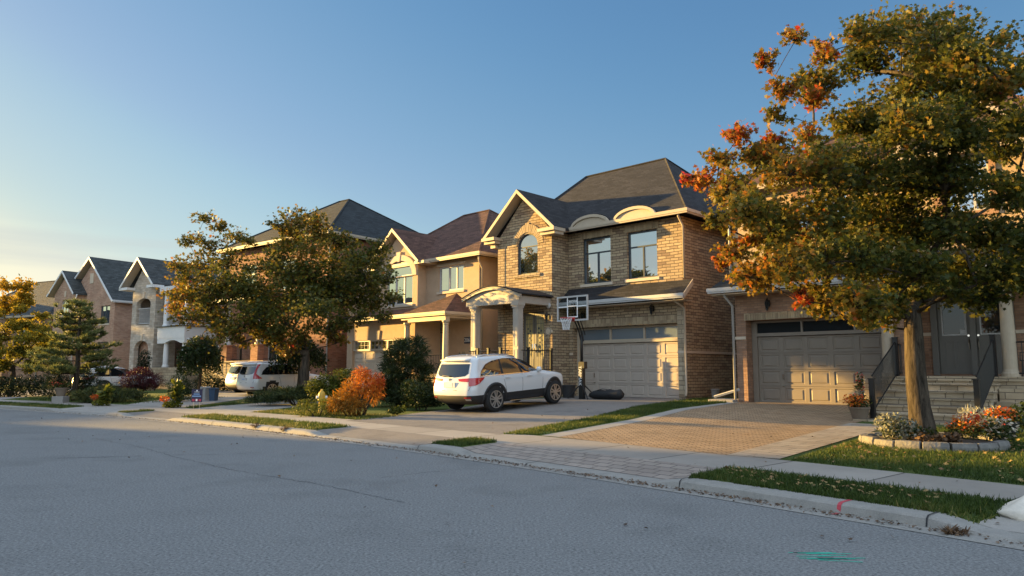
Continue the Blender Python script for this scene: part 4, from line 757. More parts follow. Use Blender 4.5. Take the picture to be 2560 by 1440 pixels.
# ================================================================ vehicles
def suv(name, loc, yaw, label, k=(1, 1, 1), pitch=0, lamp='wide', dark=True, group=None):
    """x forward from the rear axle, y to the left; k scales length, width, height"""
    kx, ky, kz = k; root = empty(name, loc, yaw, label, 'car', group); root.rotation_euler = (0, -radians(pitch), radians(yaw))
    tb = np.array([  # z, rear x, front x, half width, rear corner radius
     (.26,-.70,3.50,.84,.3), (.34,-.95,3.72,.90,.3), (.44,-1.03,3.80,.945,.3), (.58,-1.06,3.83,.965,.30), (.72,-1.05,3.84,.985,.30), (.86,-1.02,3.82,.99,.30),
     (.96,-1.00,3.78,.985,.30), (1.02,-.985,3.62,.978,.29), (1.07,-.97,3.30,.97,.28), (1.12,-.955,2.85,.955,.27), (1.17,-.93,2.42,.935,.26), (1.30,-.88,2.12,.895,.22), (1.44,-.82,1.84,.86,.20),
     (1.56,-.77,1.62,.83,.20), (1.64,-.74,1.42,.80,.22), (1.69,-.70,1.25,.76,.26), (1.725,-.60,1.08,.67,.3), (1.745,-.45,.84,.50,.25), (1.755,-.15,.50,.25,.1)])
    zs = np.concatenate([np.linspace(.26, 1.6, 46), np.linspace(1.62, 1.755, 16)])
    T = [np.interp(zs, tb[:, 0], tb[:, i]) for i in range(1, 5)]
    for i in range(4):
        q = T[i].copy()
        for _ in range(2): q[1:-1] = .25*q[:-2]+.5*q[1:-1]+.25*q[2:]
        T[i] = q
    def half(z):
        xr, xf, w, r = [float(np.interp(z, zs, t)) for t in T]; r = min(r, w*.9); rf = min(.55 if z < 1.12 else .34, w*.8); wf = w*.90; p = []
        for i in range(7): t = i/7; p.append((xr+.05*t*t, t*(w-r)))
        for i in range(8): a = pi/2*i/8; p.append((xr+.05+r*(1-cos(a)), w-r+r*sin(a)))
        xs, xe = xr+.05+r, xf-rf-.12
        for i in range(22): t = i/22; p.append((xs+(xe-xs)*t, w-(w-wf)*max(0, (t-.8)/.2)**2 - .012*(2*t-1)**2))
        for i in range(8): a = pi/2*i/8; p.append((xe+rf*sin(a), wf-.012-rf*(1-cos(a))))
        for i in range(6): t = i/5; p.append((xe+rf+.12*(1-(1-t)**2), (wf-.012-rf)*(1-t)))
        return np.array(p)*np.array([kx, ky])
    rows = []; 
    for z in zs:
        hp = half(z); ful = np.vstack([hp, hp[::-1][1:-1]*np.array([1, -1])]); rows.append([(x, y, z*kz) for x, y in ful])
    m = len(rows[0]); mb = MB(); nz = len(rows); mi = []
    vs = [p for r in rows for p in r]; fs = [(i*m+j, i*m+(j+1) % m, (i+1)*m+(j+1) % m, (i+1)*m+j) for i in range(nz-1) for j in range(m)]
    for q, f in enumerate(fs): zc = zs[q//m]; mb.add([], []); 
    mb.v = vs; mb.f = [list(f) for f in fs]; mb.m = [1 if (zs[q//m] < .55 and dark) or zs[q//m] < .36 else 0 for q in range(len(fs))]
    mb.f += [list(range(m)), [(nz-1)*m+j for j in range(m)]]; mb.m += [1, 0]
    body = mb.build('body', [MT['car_white'], MT['car_black']], root, smooth=True)
    # wheel wells
    wb = 2.82*kx; wr = .385*kz; cut = MB()
    for x in (0, wb):
        for sy in (-1, 1): cut.lathe([(wr*1.17, sy*.55*ky), (wr*1.17, sy*1.3)], (x, 0, wr), 28, ax='y')
    co_ = cut.build('cut', MT['car_black']); bo = body.modifiers.new('b', 'BOOLEAN'); bo.object = co_; bo.operation = 'DIFFERENCE'; bo.solver = 'EXACT'
    dg = bpy.context.evaluated_depsgraph_get(); me = bpy.data.meshes.new_from_object(body.evaluated_get(dg)); body.modifiers.clear(); body.data = me; bpy.data.objects.remove(co_)
    for p in me.polygons:
        c = p.center
        if p.material_index > 1: p.material_index = 1
        for x in (0, wb):
            if hypot(c.x-x, c.z-wr) < wr*1.18 and abs(c.y) > .5*ky: p.material_index = 1
    def S(u, z, mode, off, sg):
        hp = half(z/kz)
        if mode == 'arc':
            s_ = np.concatenate([[0], np.cumsum(np.hypot(*np.diff(hp, axis=0).T))]); f = lambda q: np.array([np.interp(q, s_, hp[:, 0]), np.interp(q, s_, hp[:, 1])]); sgn = 1
            if u < 0: u = -u; sgn = -1
            p = f(u); t = f(u+.01)-f(max(0, u-.01))
        else:
            sgn = 1; f = lambda q: np.array([q, np.interp(q, hp[:38, 0], hp[:38, 1])]); p = f(u); t = f(u+.02)-f(u-.02)
        t = t/np.linalg.norm(t); nn = np.array([-t[1], t[0]]); 
        return (p[0]+nn[0]*off, (p[1]+nn[1]*off)*sgn*sg, z+off*.3)
    def decal(nm, polys, mode, mt, off=.006, sides=(-1, 1), cuts=3, parent=None):
        outs = []
        for sg in sides:
            vsl, fsl = [], []
            for poly in polys:
                bm = bmesh.new(); v = [bm.verts.new((u*kx if mode == 'x' else u*ky, z*kz, 0)) for u, z in poly]; bm.faces.new(v); bmesh.ops.triangulate(bm, faces=bm.faces); bmesh.ops.subdivide_edges(bm, edges=bm.edges, cuts=cuts, use_grid_fill=True)
                bm.verts.index_update(); n0 = len(vsl); vsl += [S(q.co.x, q.co.y, mode, off, sg) for q in bm.verts]; fsl += [[n0+q.index for q in f.verts] for f in bm.faces]; bm.free()
            q = MB(); q.add(vsl, fsl); outs.append(q.build(nm, mt, parent or root, smooth=True))
        return outs
    # glazing
    win = [(-.60,1.13), (2.12,1.15), (1.93,1.27), (1.68,1.42), (1.45,1.53), (1.1,1.60), (.5,1.62), (.0,1.565), (-.30,1.47), (-.52,1.28)]
    decal('side_window', [win], 'x', MT['car_glass'], .010, cuts=9)
    trim = [(-.64,1.105), (2.2,1.125), (2.2,1.15), (-.6,1.135)]; decal('window_trim', [trim], 'x', MT['chrome'], .009)
    decal('pillar', [[(.30,1.14), (.40,1.14), (.36,1.60), (.30,1.60)]], 'x', MT['car_black'], .011); decal('pillar', [[(1.18,1.14), (1.28,1.14), (1.16,1.575), (1.06,1.585)]], 'x', MT['car_black'], .011)
    rw = [(-.70,1.22), (-.58,1.14), (-.3,1.11), (.3,1.11), (.58,1.14), (.70,1.22), (.66,1.50), (-.66,1.50)]
    decal('rear_window', [rw], 'arc', MT['car_glass'], .008, (1,), 4)
    ws = MB()
    # lamps
    if lamp == 'wide': lp = [[(.36,1.055), (.74,1.075), (1.32,1.085), (1.28,1.02), (1.12,.90), (1.0,.855), (.80,.835), (.78,.965), (.40,.985)]]
    elif lamp == 'tall': lp = [[(.70,1.62), (.84,1.62), (.82,1.35), (.86,1.15), (1.25,.92), (1.05,.90), (.78,.90), (.74,1.12), (.72,1.35)]]
    else: lp = [[(.45,1.02), (.8,1.06), (1.35,1.07), (1.1,.96), (.8,.93), (.5,.97)]]
    decal('tail_lamp', lp, 'arc', MT['red_lamp'], .016, cuts=3)
    if lamp == 'tall': decal('lamp_base', [[(.62,1.05), (.77,1.05), (.77,.90), (.62,.90)]], 'arc', MT['plate'], .014)
    decal('door_gap', [[(a, .56), (a+.012, .56), (b+.012, 1.1), (b, 1.1)] for a, b in ((.50, .34), (1.22, 1.22), (2.18, 2.22))], 'x', MT['car_black'], .004, cuts=2)
    decal('tailgate_gap', [[(-.80,.72), (.80,.72), (.80,.708), (-.80,.708)], [(.80,.708), (.815,.708), (.86,.83), (.845,.83)], [(-.80,.708), (-.815,.708), (-.86,.83), (-.845,.83)]], 'arc', MT['car_black'], .004, (1,), 2)
    decal('crease', [[(.3,.985), (2.3,.985), (2.3,.978), (.3,.978)]], 'x', MT['plate'], .004, cuts=2)
    for x in (.42, 1.42):
        for sg in (-1, 1):
            q = MB(); c = S((x+.12)*kx, 1.015*kz, 'x', .03, sg); q.box(c[0]-.11, c[0]+.11, c[1]-.014, c[1]+.014, c[2]-.016, c[2]+.016); q.build('door_handle', MT['car_white'], root, bevel=.01)
    # arch cladding and sill
    if dark:
        for x in (0, wb):
            for sg in (-1, 1):
                A = []; B = []; mb = MB(); n = 20; vs = []
                for i in range(n+1):
                    a = radians(-14) + radians(208)*i/n
                    for r_, of in ((wr*1.10, -.05), (wr*1.10, .020), (wr*1.34, .016), (wr*1.36, -.01)):
                        zz = max(.30*kz, wr+r_*sin(a)); p = S(x+r_*cos(a), zz, 'x', of, sg); vs.append(p)
                mb.add(vs, [(i*4+j, i*4+j+1, i*4+5+j, i*4+4+j) for i in range(n) for j in range(3)]); mb.build('wheel_arch', MT['car_black'], root, smooth=True)
    else:
        pass
    for sg in (-1, 1):
        q = MB(); q.box(.62*kx, wb-.62*kx, sg*.93*ky-.05, sg*.93*ky+.05, .27*kz, .30*kz); q.build('side_step', MT['chrome'] if dark else MT['car_black'], root, bevel=.01)
    # wheels
    for x in (0, wb):
        for sg in (-1, 1):
            yo = sg*.86*ky; t = MB(); w2 = .115
            t.lathe([(wr*.66, -w2), (wr*.93, -w2), (wr*.99, -w2*.75), (wr, 0), (wr*.99, w2*.75), (wr*.93, w2), (wr*.66, w2)], (x, yo, wr), 36, ax='y'); t.lathe([(wr*.66, -.03), (wr*.66, .03)], (x, yo-sg*.02, wr), 30, ax='y')
            wo = t.build('wheel', MT['tyre'], root, smooth=True); r = MB(); ye = yo+sg*(w2+.008)
            r.ring([(x+wr*.70*cos(i*pi/18), wr+wr*.70*sin(i*pi/18)) for i in range(36)], [(x+wr*.635*cos(i*pi/18), wr+wr*.635*sin(i*pi/18)) for i in range(36)], FY(ye), -.012, .012)
            for i in range(5):
                for da in (-.17, .17):
                    a0 = pi/2+i*2*pi/5; c0 = (x+wr*.12*cos(a0+da*2), wr+wr*.12*sin(a0+da*2)); c1 = (x+wr*.65*cos(a0+da*1.25), wr+wr*.65*sin(a0+da*1.25)); nx, nz_ = -(c1[1]-c0[1]), c1[0]-c0[0]; l = hypot(nx, nz_); nx /= l; nz_ /= l; e = .020
                    r.prism([(c0[0]-nx*e, c0[1]-nz_*e), (c1[0]-nx*e*1.2, c1[1]-nz_*e*1.2), (c1[0]+nx*e*1.2, c1[1]+nz_*e*1.2), (c0[0]+nx*e, c0[1]+nz_*e)], FY(ye), -.008, .006)
            r.lathe([(wr*.17, -.014), (wr*.15, .014)], (x, ye, wr), 16, ax='y'); r.build('rim', MT['alloy'], wo, fix=True)
    # mirrors, rails, spoiler, plate
    for sg in (-1, 1):
        q = MB(); c = S(2.0*kx, 1.16*kz, 'x', .12, sg); q.lathe([(.02, -.09), (.075, -.06), (.085, .04), (.05, .08)], c, 12, ax='y'); q.tube([S(2.0*kx, 1.12*kz, 'x', 0, sg), c], .03, 6); q.build('mirror', MT['car_white'], root, smooth=True)
        rr = MB(); pts = [(-.5, 1.68), (-.3, 1.715), (.2, 1.735), (.8, 1.705), (1.15, 1.63)]; rr.tube([(x*kx, sg*.70*ky, z*kz+.02) for x, z in pts], .02, 6); rr.build('roof_rail', MT['alloy'], root, smooth=True)
    sp = MB(); n = 12
    for i in range(n+1):
        y = (-.62+1.24*i/n)*ky; e = 1-.35*abs(2*i/n-1)**2
        sp.v += [(-.40*kx, y, 1.725*kz*1.0-.02*(1-e)), ((-.74-.13*e)*kx, y, 1.640*kz), ((-.74-.13*e)*kx, y, 1.60*kz), (-.6*kx, y, 1.56*kz)]
    sp.f = [[i*4+j, i*4+(j+1) % 4, i*4+4+(j+1) % 4, i*4+4+j] for i in range(n) for j in range(4)]+[[0,1,2,3], [n*4+3, n*4+2, n*4+1, n*4]]; sp.m = [0]*len(sp.f); sp.build('spoiler', MT['car_white'], root, smooth=True)
    q = MB(); xr = S(0, .88*kz, 'arc', .012, 1)[0]; q.box(xr-.012, xr+.01, -.26, .26, .80*kz, .965*kz); o = q.build('plate_recess', MT['car_white'], root, bevel=.006)
    q = MB(); q.box(xr-.02, xr-.0125, -.155, .155, .81*kz, .95*kz); po = q.build('number_plate', MT['plate'], o)
    for i in range(6): q = MB(); q.box(xr-.0225, xr-.0205, -.12+i*.042, -.095+i*.042, .86*kz, .92*kz)
    q = MB(); q.box(xr-.023, xr-.0205, -.12, .12, .865*kz, .905*kz); q.build('plate_text', MT['sign_blue'], po)
    q = MB(); bx = S(0, 1.03*kz, 'arc', .0, 1)[0]
    q.ring([(a*.055, 1.03*kz+b*.045) for a, b in ((-1, 1), (1, 1), (.8, -1), (-.8, -1))], [(a*.043, 1.03*kz+b*.034) for a, b in ((-1, 1), (1, 1), (.8, -1), (-.8, -1))], lambda u, v, d: (bx-.012+d, u, v), 0, .01)
    for a in (-.03, .03): q.box(bx-.012, bx, a-.007, a+.007, 1.0*kz, 1.06*kz)
    q.box(bx-.012, bx, -.03, .03, 1.025*kz, 1.037*kz); q.build('badge', MT['chrome'], root)
    decal('reflector', [[(.62,.475), (.86,.475), (.86,.505), (.62,.505)]], 'arc', MT['red_lamp'], .012); decal('bumper_plate', [[(.66,.40), (.84,.40), (.84,.455), (.66,.455)]], 'arc', MT['alloy'], .014)
    q = MB(); q.box(bx-.04, bx+.03, -.012, .012, 1.12*kz, 1.15*kz); q.tube([(bx-.05, 0, 1.14*kz), (bx-.02, .35, 1.17*kz)], .01, 5); q.build('rear_wiper', MT['car_black'], root)
    q = MB(); q.lathe([(.015, 0), (.01, .05), (.002, .06)], (-.25*kx, 0, 1.735*kz), 8); q.build('aerial', MT['car_white'], root)
    return root
suv('parked_car', (-1.18, 23.07, .262), 46.3, 'white family car parked alone on the wide driveway beside the orange bush', pitch=3.25)
suv('parked_car', (-11.9, 34.6, .27), 49, 'white hatchback car with tall red tail lamps half behind the low yew', (.93, .93, .94), 0, 'tall', False)
suv('parked_car', (-13.5, 37.3, .25), 49.5, 'white car with dark lower bumper, behind the tall-lamped white hatchback', (.93, .93, .98), 0, 'slim', True)
suv('parked_car', (-24.2, 42.2, .10), 57, 'white car nosed in behind the spreading juniper and pine', (.98, .96, .95), 0, 'slim', True)

# ================================================================ street objects
def frame_pts(fr, x, y, z): p = W(fr, x, y); return (p[0], p[1], z)
t = empty('basketball_hoop', (2.67, 27.72, Z(2.67, 27.72)+.01), -43.7, 'portable basketball hoop with clear backboard standing before the beige garage door', 'basketball hoop')
mb = MB(); mb.box(-.10, .10, -.09, .09, 0, 1.42); mb.build('pole_pad', MT['black_metal'], t, bevel=.015)
mb = MB(); mb.tube([(0, 0, 1.4), (0, 0, 2.05), (0, .02, 2.45)], .055, 10); mb.build('pole', MT['black_metal'], t, smooth=True)
mb = MB(); mb.box(.06, .2, -.09, .09, 1.15, 1.42); mb.build('crank_box', MT['black_metal'], t, bevel=.02)
mb = MB()
for x in (-.06, .06): mb.tube([(x, .05, 2.2), (x, -.1, 2.62), (x, -.5, 3.22)], .028, 6); mb.tube([(x, .16, 2.45), (x, -.08, 2.9), (x, -.5, 3.62)], .022, 6)
mb.build('support_arm', MT['black_metal'], t)
mb = MB()
for dx, dy in ((-.5, -.25), (.5, -.3), (.35, .5), (-.35, .5)): mb.tube([(0, 0, .62), (dx, dy, .02)], .025, 6)
mb.build('brace', MT['black_metal'], t)
B0, B1, w2 = 2.98, 3.88, .72; mb = MB(); mb.box(-w2, w2, -.535, -.52, B0, B1); bb = mb.build('backboard', MT['acrylic'], t)
mb = MB(); mb.ring(rect(-w2-.03, w2+.03, B0-.03, B1+.03), rect(-w2+.03, w2-.03, B0+.03, B1-.03), FY(-.56), 0, .05); mb.build('backboard_frame', MT['white'], bb)
mb = MB(); mb.ring(rect(-.26, .26, B0+.10, B0+.56), rect(-.215, .215, B0+.145, B0+.515), FY(-.54), 0, .003)
for x in (-.24, .24): mb.box(x-.02, x+.02, -.54, -.537, B0+.56, B1-.03)
mb.box(-w2+.03, -.26, -.54, -.537, B0+.50, B0+.545); mb.box(.26, w2-.03, -.54, -.537, B0+.50, B0+.545); mb.build('painted_square', MT['white_ink'], bb)
place_text('lettering', 'TARMAK', .12, MT['white_ink'], bb, (0, -.545, B0+.72), (pi/2, 0, 0))
mb = MB(); mb.tube([(.23*cos(a), -.92+.23*sin(a), 3.05) for a in np.linspace(0, 2*pi, 25)], .012, 6, cap=False); mb.box(-.13, .13, -.70, -.54, 3.0, 3.06); mb.box(-.12, .12, -.56, -.54, 2.93, 3.09); rim = mb.build('rim', MT['red_metal'], t)
mb = MB()
for k in range(12):
    for s_ in (1, -1):
        P = []
        for j in range(7): f = j/6; a = 2*pi*(k+s_*f*2.2)/12; r = .225*(1-f)+.12*f+.02*sin(f*pi)*-1; P.append((r*cos(a), -.92+r*sin(a), 3.04-.44*f))
        mb.tube(P, .006, 3, cap=False)
mb.build('net', MT['net'], rim)
o = place_text('lettering', 'TARMAK', .19, MT['white_ink'], t, (-.02, -.094, .88), (pi/2, pi/2, 0))
t = empty('tub', (2.25, 28.95, Z(2.25, 28.95)), 0, 'black plastic tub standing by the garage behind the basketball hoop', 'tub'); mb = MB(); mb.lathe([(.22, 0), (.29, .48)], (0, 0, 0), 24); mb.build('tub_body', MT['pot_black'], t, smooth=False)
mb = MB(); mb.ring([(.31*cos(i*pi/12), .31*sin(i*pi/12)) for i in range(24)], [(.27*cos(i*pi/12), .27*sin(i*pi/12)) for i in range(24)], lambda u, v, d: (u, v, d), .47, .51); mb.build('tub_rim', MT['pot_black'], t)
t = empty('ballast_bag', (3.55, 27.35, Z(3.55, 27.35)+.005), -38, 'lumpy black ballast bag lying on the drive behind the hoop pole', 'bag'); mb = MB(); n = 18; vs = []
P = [(-.72, 0, .14), (-.55, .0, .16), (-.3, .02, .19), (-.05, 0, .175), (.15, -.02, .2), (.38, 0, .18), (.58, .0, .2), (.70, 0, .15)]
mb.tube(P, [.08, .15, .185, .165, .195, .175, .195, .1], 14); mb.build('bag_body', MT['bag'], t, smooth=True)
mb = MB(); mb.tube([(-.35, -.1, .33), (-.1, -.13, .40), (.2, -.1, .36)], .015, 6); mb.build('bag_handle', MT['black_metal'], t)
# yard sign
p = (-11.15, 25.75); t = empty('yard_sign', (p[0], p[1], Z(*p)), -12, 'small navy yard sign on wire legs beside the sidewalk planter', 'sign')
mb = MB(); mb.box(-.21, .21, -.01, .01, .27, .72); sg = mb.build('sign_board', MT['sign_navy'], t)
mb = MB(); mb.lathe([(.03, -.014), (.03, -.0105)], (0, 0, .67), 8, ax='y'); mb.box(-.1, .1, -.014, -.0105, .615, .63); mb.build('sign_crest', MT['white_ink'], sg)
mb = MB()
for i in range(6): mb.box(-.12+i*.04, -.09+i*.04, -.014, -.0105, .53, .57)
for i in range(9): mb.box(-.18+i*.04, -.15+i*.04, -.014, -.0105, .45, .50)
mb.build('sign_lettering', MT['sign_blue'], sg); mb = MB(); mb.box(-.18, -.08, -.014, -.0105, .30, .38); mb.box(-.05, .06, -.014, -.0105, .30, .38); mb.box(.09, .18, -.014, -.0105, .30, .38); mb.build('sign_strip', MT['sign_red'], sg); mb = MB(); mb.box(-.028, .035, -.017, -.0145, .30, .38); mb.build('sign_panel', MT['white_ink'], sg)
for x in (-.12, .12): mb = MB(); mb.tube([(x, 0, -.05), (x, 0, .3)], .006, 5); mb.build('leg', MT['alloy'], t)
# rock, bins, pot, slab
def rock(name, loc, r, label, seed, m='rock', cat='rock'):
    bm = bmesh.new(); bmesh.ops.create_icosphere(bm, subdivisions=4, radius=1); rn = random.Random(seed); dirs = [(Vector((rn.gauss(0, 1), rn.gauss(0, 1), rn.gauss(0, 1))).normalized(), rn.uniform(.66, .92)) for _ in range(16)]
    for v in bm.verts:
        c = v.co.copy()
        for d, h_ in dirs:
            e = c.dot(d)-h_
            if e > 0: c -= d*e*.95
        c *= 1+.03*sin(c.x*9+seed)*cos(c.y*8); v.co = Vector((c.x*r[0], c.y*r[1], c.z*r[2]))
    me = bpy.data.meshes.new(name); bm.to_mesh(me); bm.free(); o = link(name, me, MT[m], None, loc); me.polygons.foreach_set('use_smooth', [True]*len(me.polygons)); return tag(o, label, cat)
rock('rock', (5.24, 7.46, .10), (.36, .28, .20), 'big white rock on the verge at the right edge', 4)
p = (-13.2, 31.3); t = empty('waste_bin', (*p, Z(*p)), 20, 'grey waste bin beside the weeping tree trunk', 'bin'); mb = MB(); mb.lathe([(.17, 0), (.22, .55)], (0, 0, 0), 4); mb.build('bin_body', MT['pot_grey'], t); mb = MB(); mb.box(-.2, .2, -.2, .2, .55, .6); mb.build('lid', MT['pot_grey'], t, bevel=.015)
p = (-12.75, 31.1); t = empty('recycling_bin', (*p, Z(*p)), 30, 'blue recycling bin next to the grey bin', 'bin'); mb = MB(); mb.lathe([(.17, 0), (.21, .5)], (0, 0, 0), 4); mb.build('bin_body', MT['bin_blue'], t); mb = MB(); mb.box(-.18, .18, -.18, .18, .5, .55); mb.build('lid', MT['bin_blue'], t, bevel=.02)
p = (7.95, 28.6); t = empty('flower_pot', (*p, Z(*p)), 0, 'empty grey pot in the gap between the two right houses', 'pot'); mb = MB(); mb.lathe([(.15, 0), (.2, .3), (.23, .31), (.23, .36), (.2, .36)], (0, 0, 0), 20); mb.build('pot_body', MT['pot_grey'], t)
mb = MB(); mb.lathe([(.19, .30), (.02, .33)], (0, 0, 0), 14); mb.build('pot_soil', MT['soil'], t)
mb = MB(); mb.tube([(7.82, 24.95, .88), (7.1, 25.55, .60)], .05, 4); tag(mb.build('drain_pipe', MT['white']), 'white drain pipe lying across the gap beside the brown brick house', 'pipe')
for i, (x, y) in enumerate([(7.25, 25.0), (7.62, 25.55)]):
    mb = MB(); mb.box(-.45, .45, -.22, .22, -.05, .10); tag(mb.build('stone_slab', MT['concrete'], None, (x, y, Z(x, y)), -40, bevel=.02), ['front pale stone slab at the foot of the brown brick wall', 'rear pale stone slab under the white drain pipe'][i], 'slab')
t = empty('fire_hydrant', (-6.0, 22.95, Z(-6.0, 22.95)), 200, 'yellow fire hydrant with white caps behind the low clipped hedge', 'hydrant')
MT['hydrant'] = mat('hydrant_yellow', (.50, .30, .03), .5, var=.1)
mb = MB(); mb.lathe([(.15, 0), (.15, .05), (.09, .06), (.085, .40), (.12, .42), (.12, .46), (.11, .50), (.115, .60), (.09, .68), (.04, .72), (.035, .77), (.02, .78)], (0, 0, 0), 16); mb.build('barrel', MT['hydrant'], t, smooth=True)
for sx_ in (-1, 1): mb = MB(); mb.tube([(sx_*.08, 0, .52), (sx_*.17, 0, .52)], .05, 10); mb.build('nozzle_cap', MT['white_ink'], t, smooth=True)
mb = MB(); mb.lathe([(.07, -.17), (.075, -.08)], (0, 0, .52), 12, ax='y'); mb.build('pumper_cap', MT['white_ink'], t)
p = W(Rx, 7.75, .75); t = empty('porch_chair', (*p, 1.36), -70, 'dark metal chair on the porch of the right house, half behind the railing', 'chair')
for x in (-.22, .22):
    for y in (-.22, .22): mb = MB(); mb.tube([(x, y, 0), (x*.95, y*.95, .45)], .015, 6); mb.build('leg', MT['black_metal'], t)
mb = MB(); mb.box(-.25, .25, -.25, .25, .43, .46); mb.build('seat', MT['black_metal'], t, bevel=.01)
mb = MB(); mb.ring(rect(-.25, .25, .46, .92), rect(-.215, .215, .50, .88), FY(.22), 0, .03)
for x in np.arange(-.16, .2, .08): mb.box(x-.008, x+.008, .225, .245, .5, .88)
mb.build('backrest', MT['black_metal'], t)
for x in (-.25, .25): mb = MB(); mb.tube([(x, .23, .68), (x, -.2, .66), (x, -.22, .45)], .014, 6); mb.build('armrest', MT['black_metal'], t)
# road marks and gutter line
mb = MB(); rn = random.Random(5)
for _ in range(13):
    x0, y0 = 2.35+rn.uniform(0, .22), 6.33+rn.uniform(-.24, .05); a = rn.choice([0, 0, -.5, .1]); l = rn.uniform(.2, .42); wd = .008
    mb.add([(x0, y0-wd, .003), (x0+l*cos(a), y0+l*sin(a)*.4-wd, .003), (x0+l*cos(a), y0+l*sin(a)*.4+wd, .003), (x0, y0+wd, .003)], [(0,1,2,3)])
tag(mb.build('spray_mark_green', MT['paint_green'], fix=False), kind='structure')
mb = MB(); s0 = -2.85
pr_ = [(-.62, .0065), (-.5, .0065), (-.472, .086), (-.442, .108), (-.40, .114), (-.22, .117)]
for a, b in zip(pr_[:-1], pr_[1:]): mb.add([(*xy(s0-.022, a[0]), a[1]), (*xy(s0+.022, a[0]), a[1]), (*xy(s0+.024, b[0]), b[1]), (*xy(s0-.024, b[0]), b[1])], [(0,1,2,3)])
tag(mb.build('spray_mark_red', MT['paint_red'], fix=False), kind='structure')
def crack(pts, wd, name='road_crack'):
    mb = MB(); rn = random.Random(len(pts)); P = []
    for (a, b) in zip(pts[:-1], pts[1:]):
        n = int(hypot(b[0]-a[0], b[1]-a[1])/.12)+1
        for i in range(n): f = i/n; P.append((a[0]+(b[0]-a[0])*f+rn.gauss(0, .012), a[1]+(b[1]-a[1])*f+rn.gauss(0, .02)))
    for a, b in zip(P[:-1], P[1:]):
        w0 = wd*rn.uniform(.3, 1.3); mb.add([(a[0], a[1]-w0, .002), (b[0], b[1]-w0, .002), (b[0], b[1]+w0, .002), (a[0], a[1]+w0, .002)], [(0,1,2,3)])
    tag(mb.build(name, MT['tar'], fix=False), kind='structure')
crack([(-9.5, 16.6), (-7.8, 15.1), (-6.0, 13.1), (-4.2, 11.3), (-2.6, 10.0), (-1.2, 8.6)], .010); crack([(-6.2, 13.4), (-5.4, 13.5), (-4.6, 13.9)], .008); crack([(-8.0, 12.9), (-7.3, 13.1), (-6.6, 13.3)], .02); crack([(-1.9, 10.6), (-1.3, 11.2), (-1.0, 11.3)], .008)
def litter(name, n, fn, size, tint, mats, z=.012):
    P = np.array([fn() for _ in range(n)]); P = np.array([(x, y, zz+z+random.random()*.015) for x, y, zz in P]); o = leafmesh(name, P, size, 'maple', np.clip(tint+RNG.normal(size=n)*.15, 0, 1), mats, up=2.2); tag(o, kind='stuff'); o['label'] = 'scattered fallen leaves on the ground'; o['category'] = 'leaves'; return o
def gut(): s = random.triangular(-6, 30, -1.5); return (*xy(s, random.gauss(-.6, .07)), .012)
DRY = leafmat('dry_leaves', [(0, (.05,.03,.02)), (.4, (.13,.075,.04)), (.7, (.24,.13,.06)), (1, (.34,.24,.10))], .1)
litter('gutter_leaves', 2600, gut, .035, .3, DRY, 0)
def lawnpt():
    while 1:
        x, y = random.uniform(3, 11), random.uniform(8.6, 17)
        if sd(x, y)[1] > 2.25 and x > 4.4+(y-11.5)*.82 and hypot(x-7.75, y-13.55) > 1.16: return (x, y, Z(x, y)+.03)
litter('lawn_leaves', 560, lawnpt, .07, .8, DRY); litter('verge_leaves', 110, lambda: ((lambda p: (p[0], p[1], Z(*p)+.04))(xy(random.uniform(-3.6, -.7), random.uniform(-.1, .7)))), .07, .85, DRY)
litter('street_leaves', 220, lambda: ((lambda p: (p[0], p[1], max(0, Z(*p) if sd(*p)[1] > -.2 else 0)+.008))(xy(random.uniform(-6, 22), random.uniform(-5, 8)))), .05, .3, DRY)

# ================================================================ grass
GRASS = leafmat('grass_blades', [(0, (.03,.055,.010)), (.5, (.065,.10,.018)), (.8, (.13,.14,.03)), (1, (.27,.22,.08))], .35)
gp = []; gs = []; gt = []
def patch(n, fn, h, tn):
    for _ in range(n):
        x, y = fn()
        if sin(x*3.1+y*1.3)*sin(y*2.7-x*1.9) > .78 and random.random() < .8: continue
        gp.append((x, y, Z(x, y)+h*.35)); gs.append(h*(1.7 if random.random() < .06 else random.uniform(.7, 1.15))); gt.append(tn + .2*(sin(x*2.3+y)*cos(y*1.7-x*.6)) + (.28*random.random() if sd(x, y)[1] < .05 else 0))
def inq(c):
    def f():
        u, v = random.random(), random.random(); a = [c[0][k]+(c[3][k]-c[0][k])*u for k in (0, 1)]; b = [c[1][k]+(c[2][k]-c[1][k])*u for k in (0, 1)]; return a[0]+(b[0]-a[0])*v, a[1]+(b[1]-a[1])*v
    return f
def stp(a, b, d0=-.24, d1=.79): return lambda: xy(random.uniform(a, b)*1.0, random.uniform(d0, d1))
patch(16500, stp(-4.15, -.66), .085, .3); patch(3500, stp(4.5, 5.28), .085, .35); patch(13000, stp(9.8, 16.9), .09, .55); patch(1500, stp(20.6, 21.15), .08, .5); patch(9000, stp(25.7, 34.8), .09, .5)
RL = lambda: lawnpt()[:2]
patch(42000, RL, .075, .38)
patch(19000, inq([W(Mx, .35, .4), W(Rx, -.82, -.1), (.55, 15.72), (-.22, 16.0)]), .08, .45); patch(2500, inq([(6.9, 28.6), (8.2, 27.6), (7.0, 23.9), (6.6, 26.0)]), .09, .35)
patch(9000, lambda: xy(random.uniform(11.4, 17.0), random.uniform(2.22, 3.6)), .08, .75); patch(3500, inq([(-9.5, 31.5), (-9.0, 31.0), xy(20.7, 2.3), xy(21.4, 2.3)]), .1, .3)
patch(5000, lambda: xy(random.uniform(25.5, 34.5), random.uniform(2.3, 7)), .1, .4)
gp = np.array(gp); n_ = len(gp); up_ = RNG.normal(size=(n_, 3))*.45; up_[:, 2] = 1
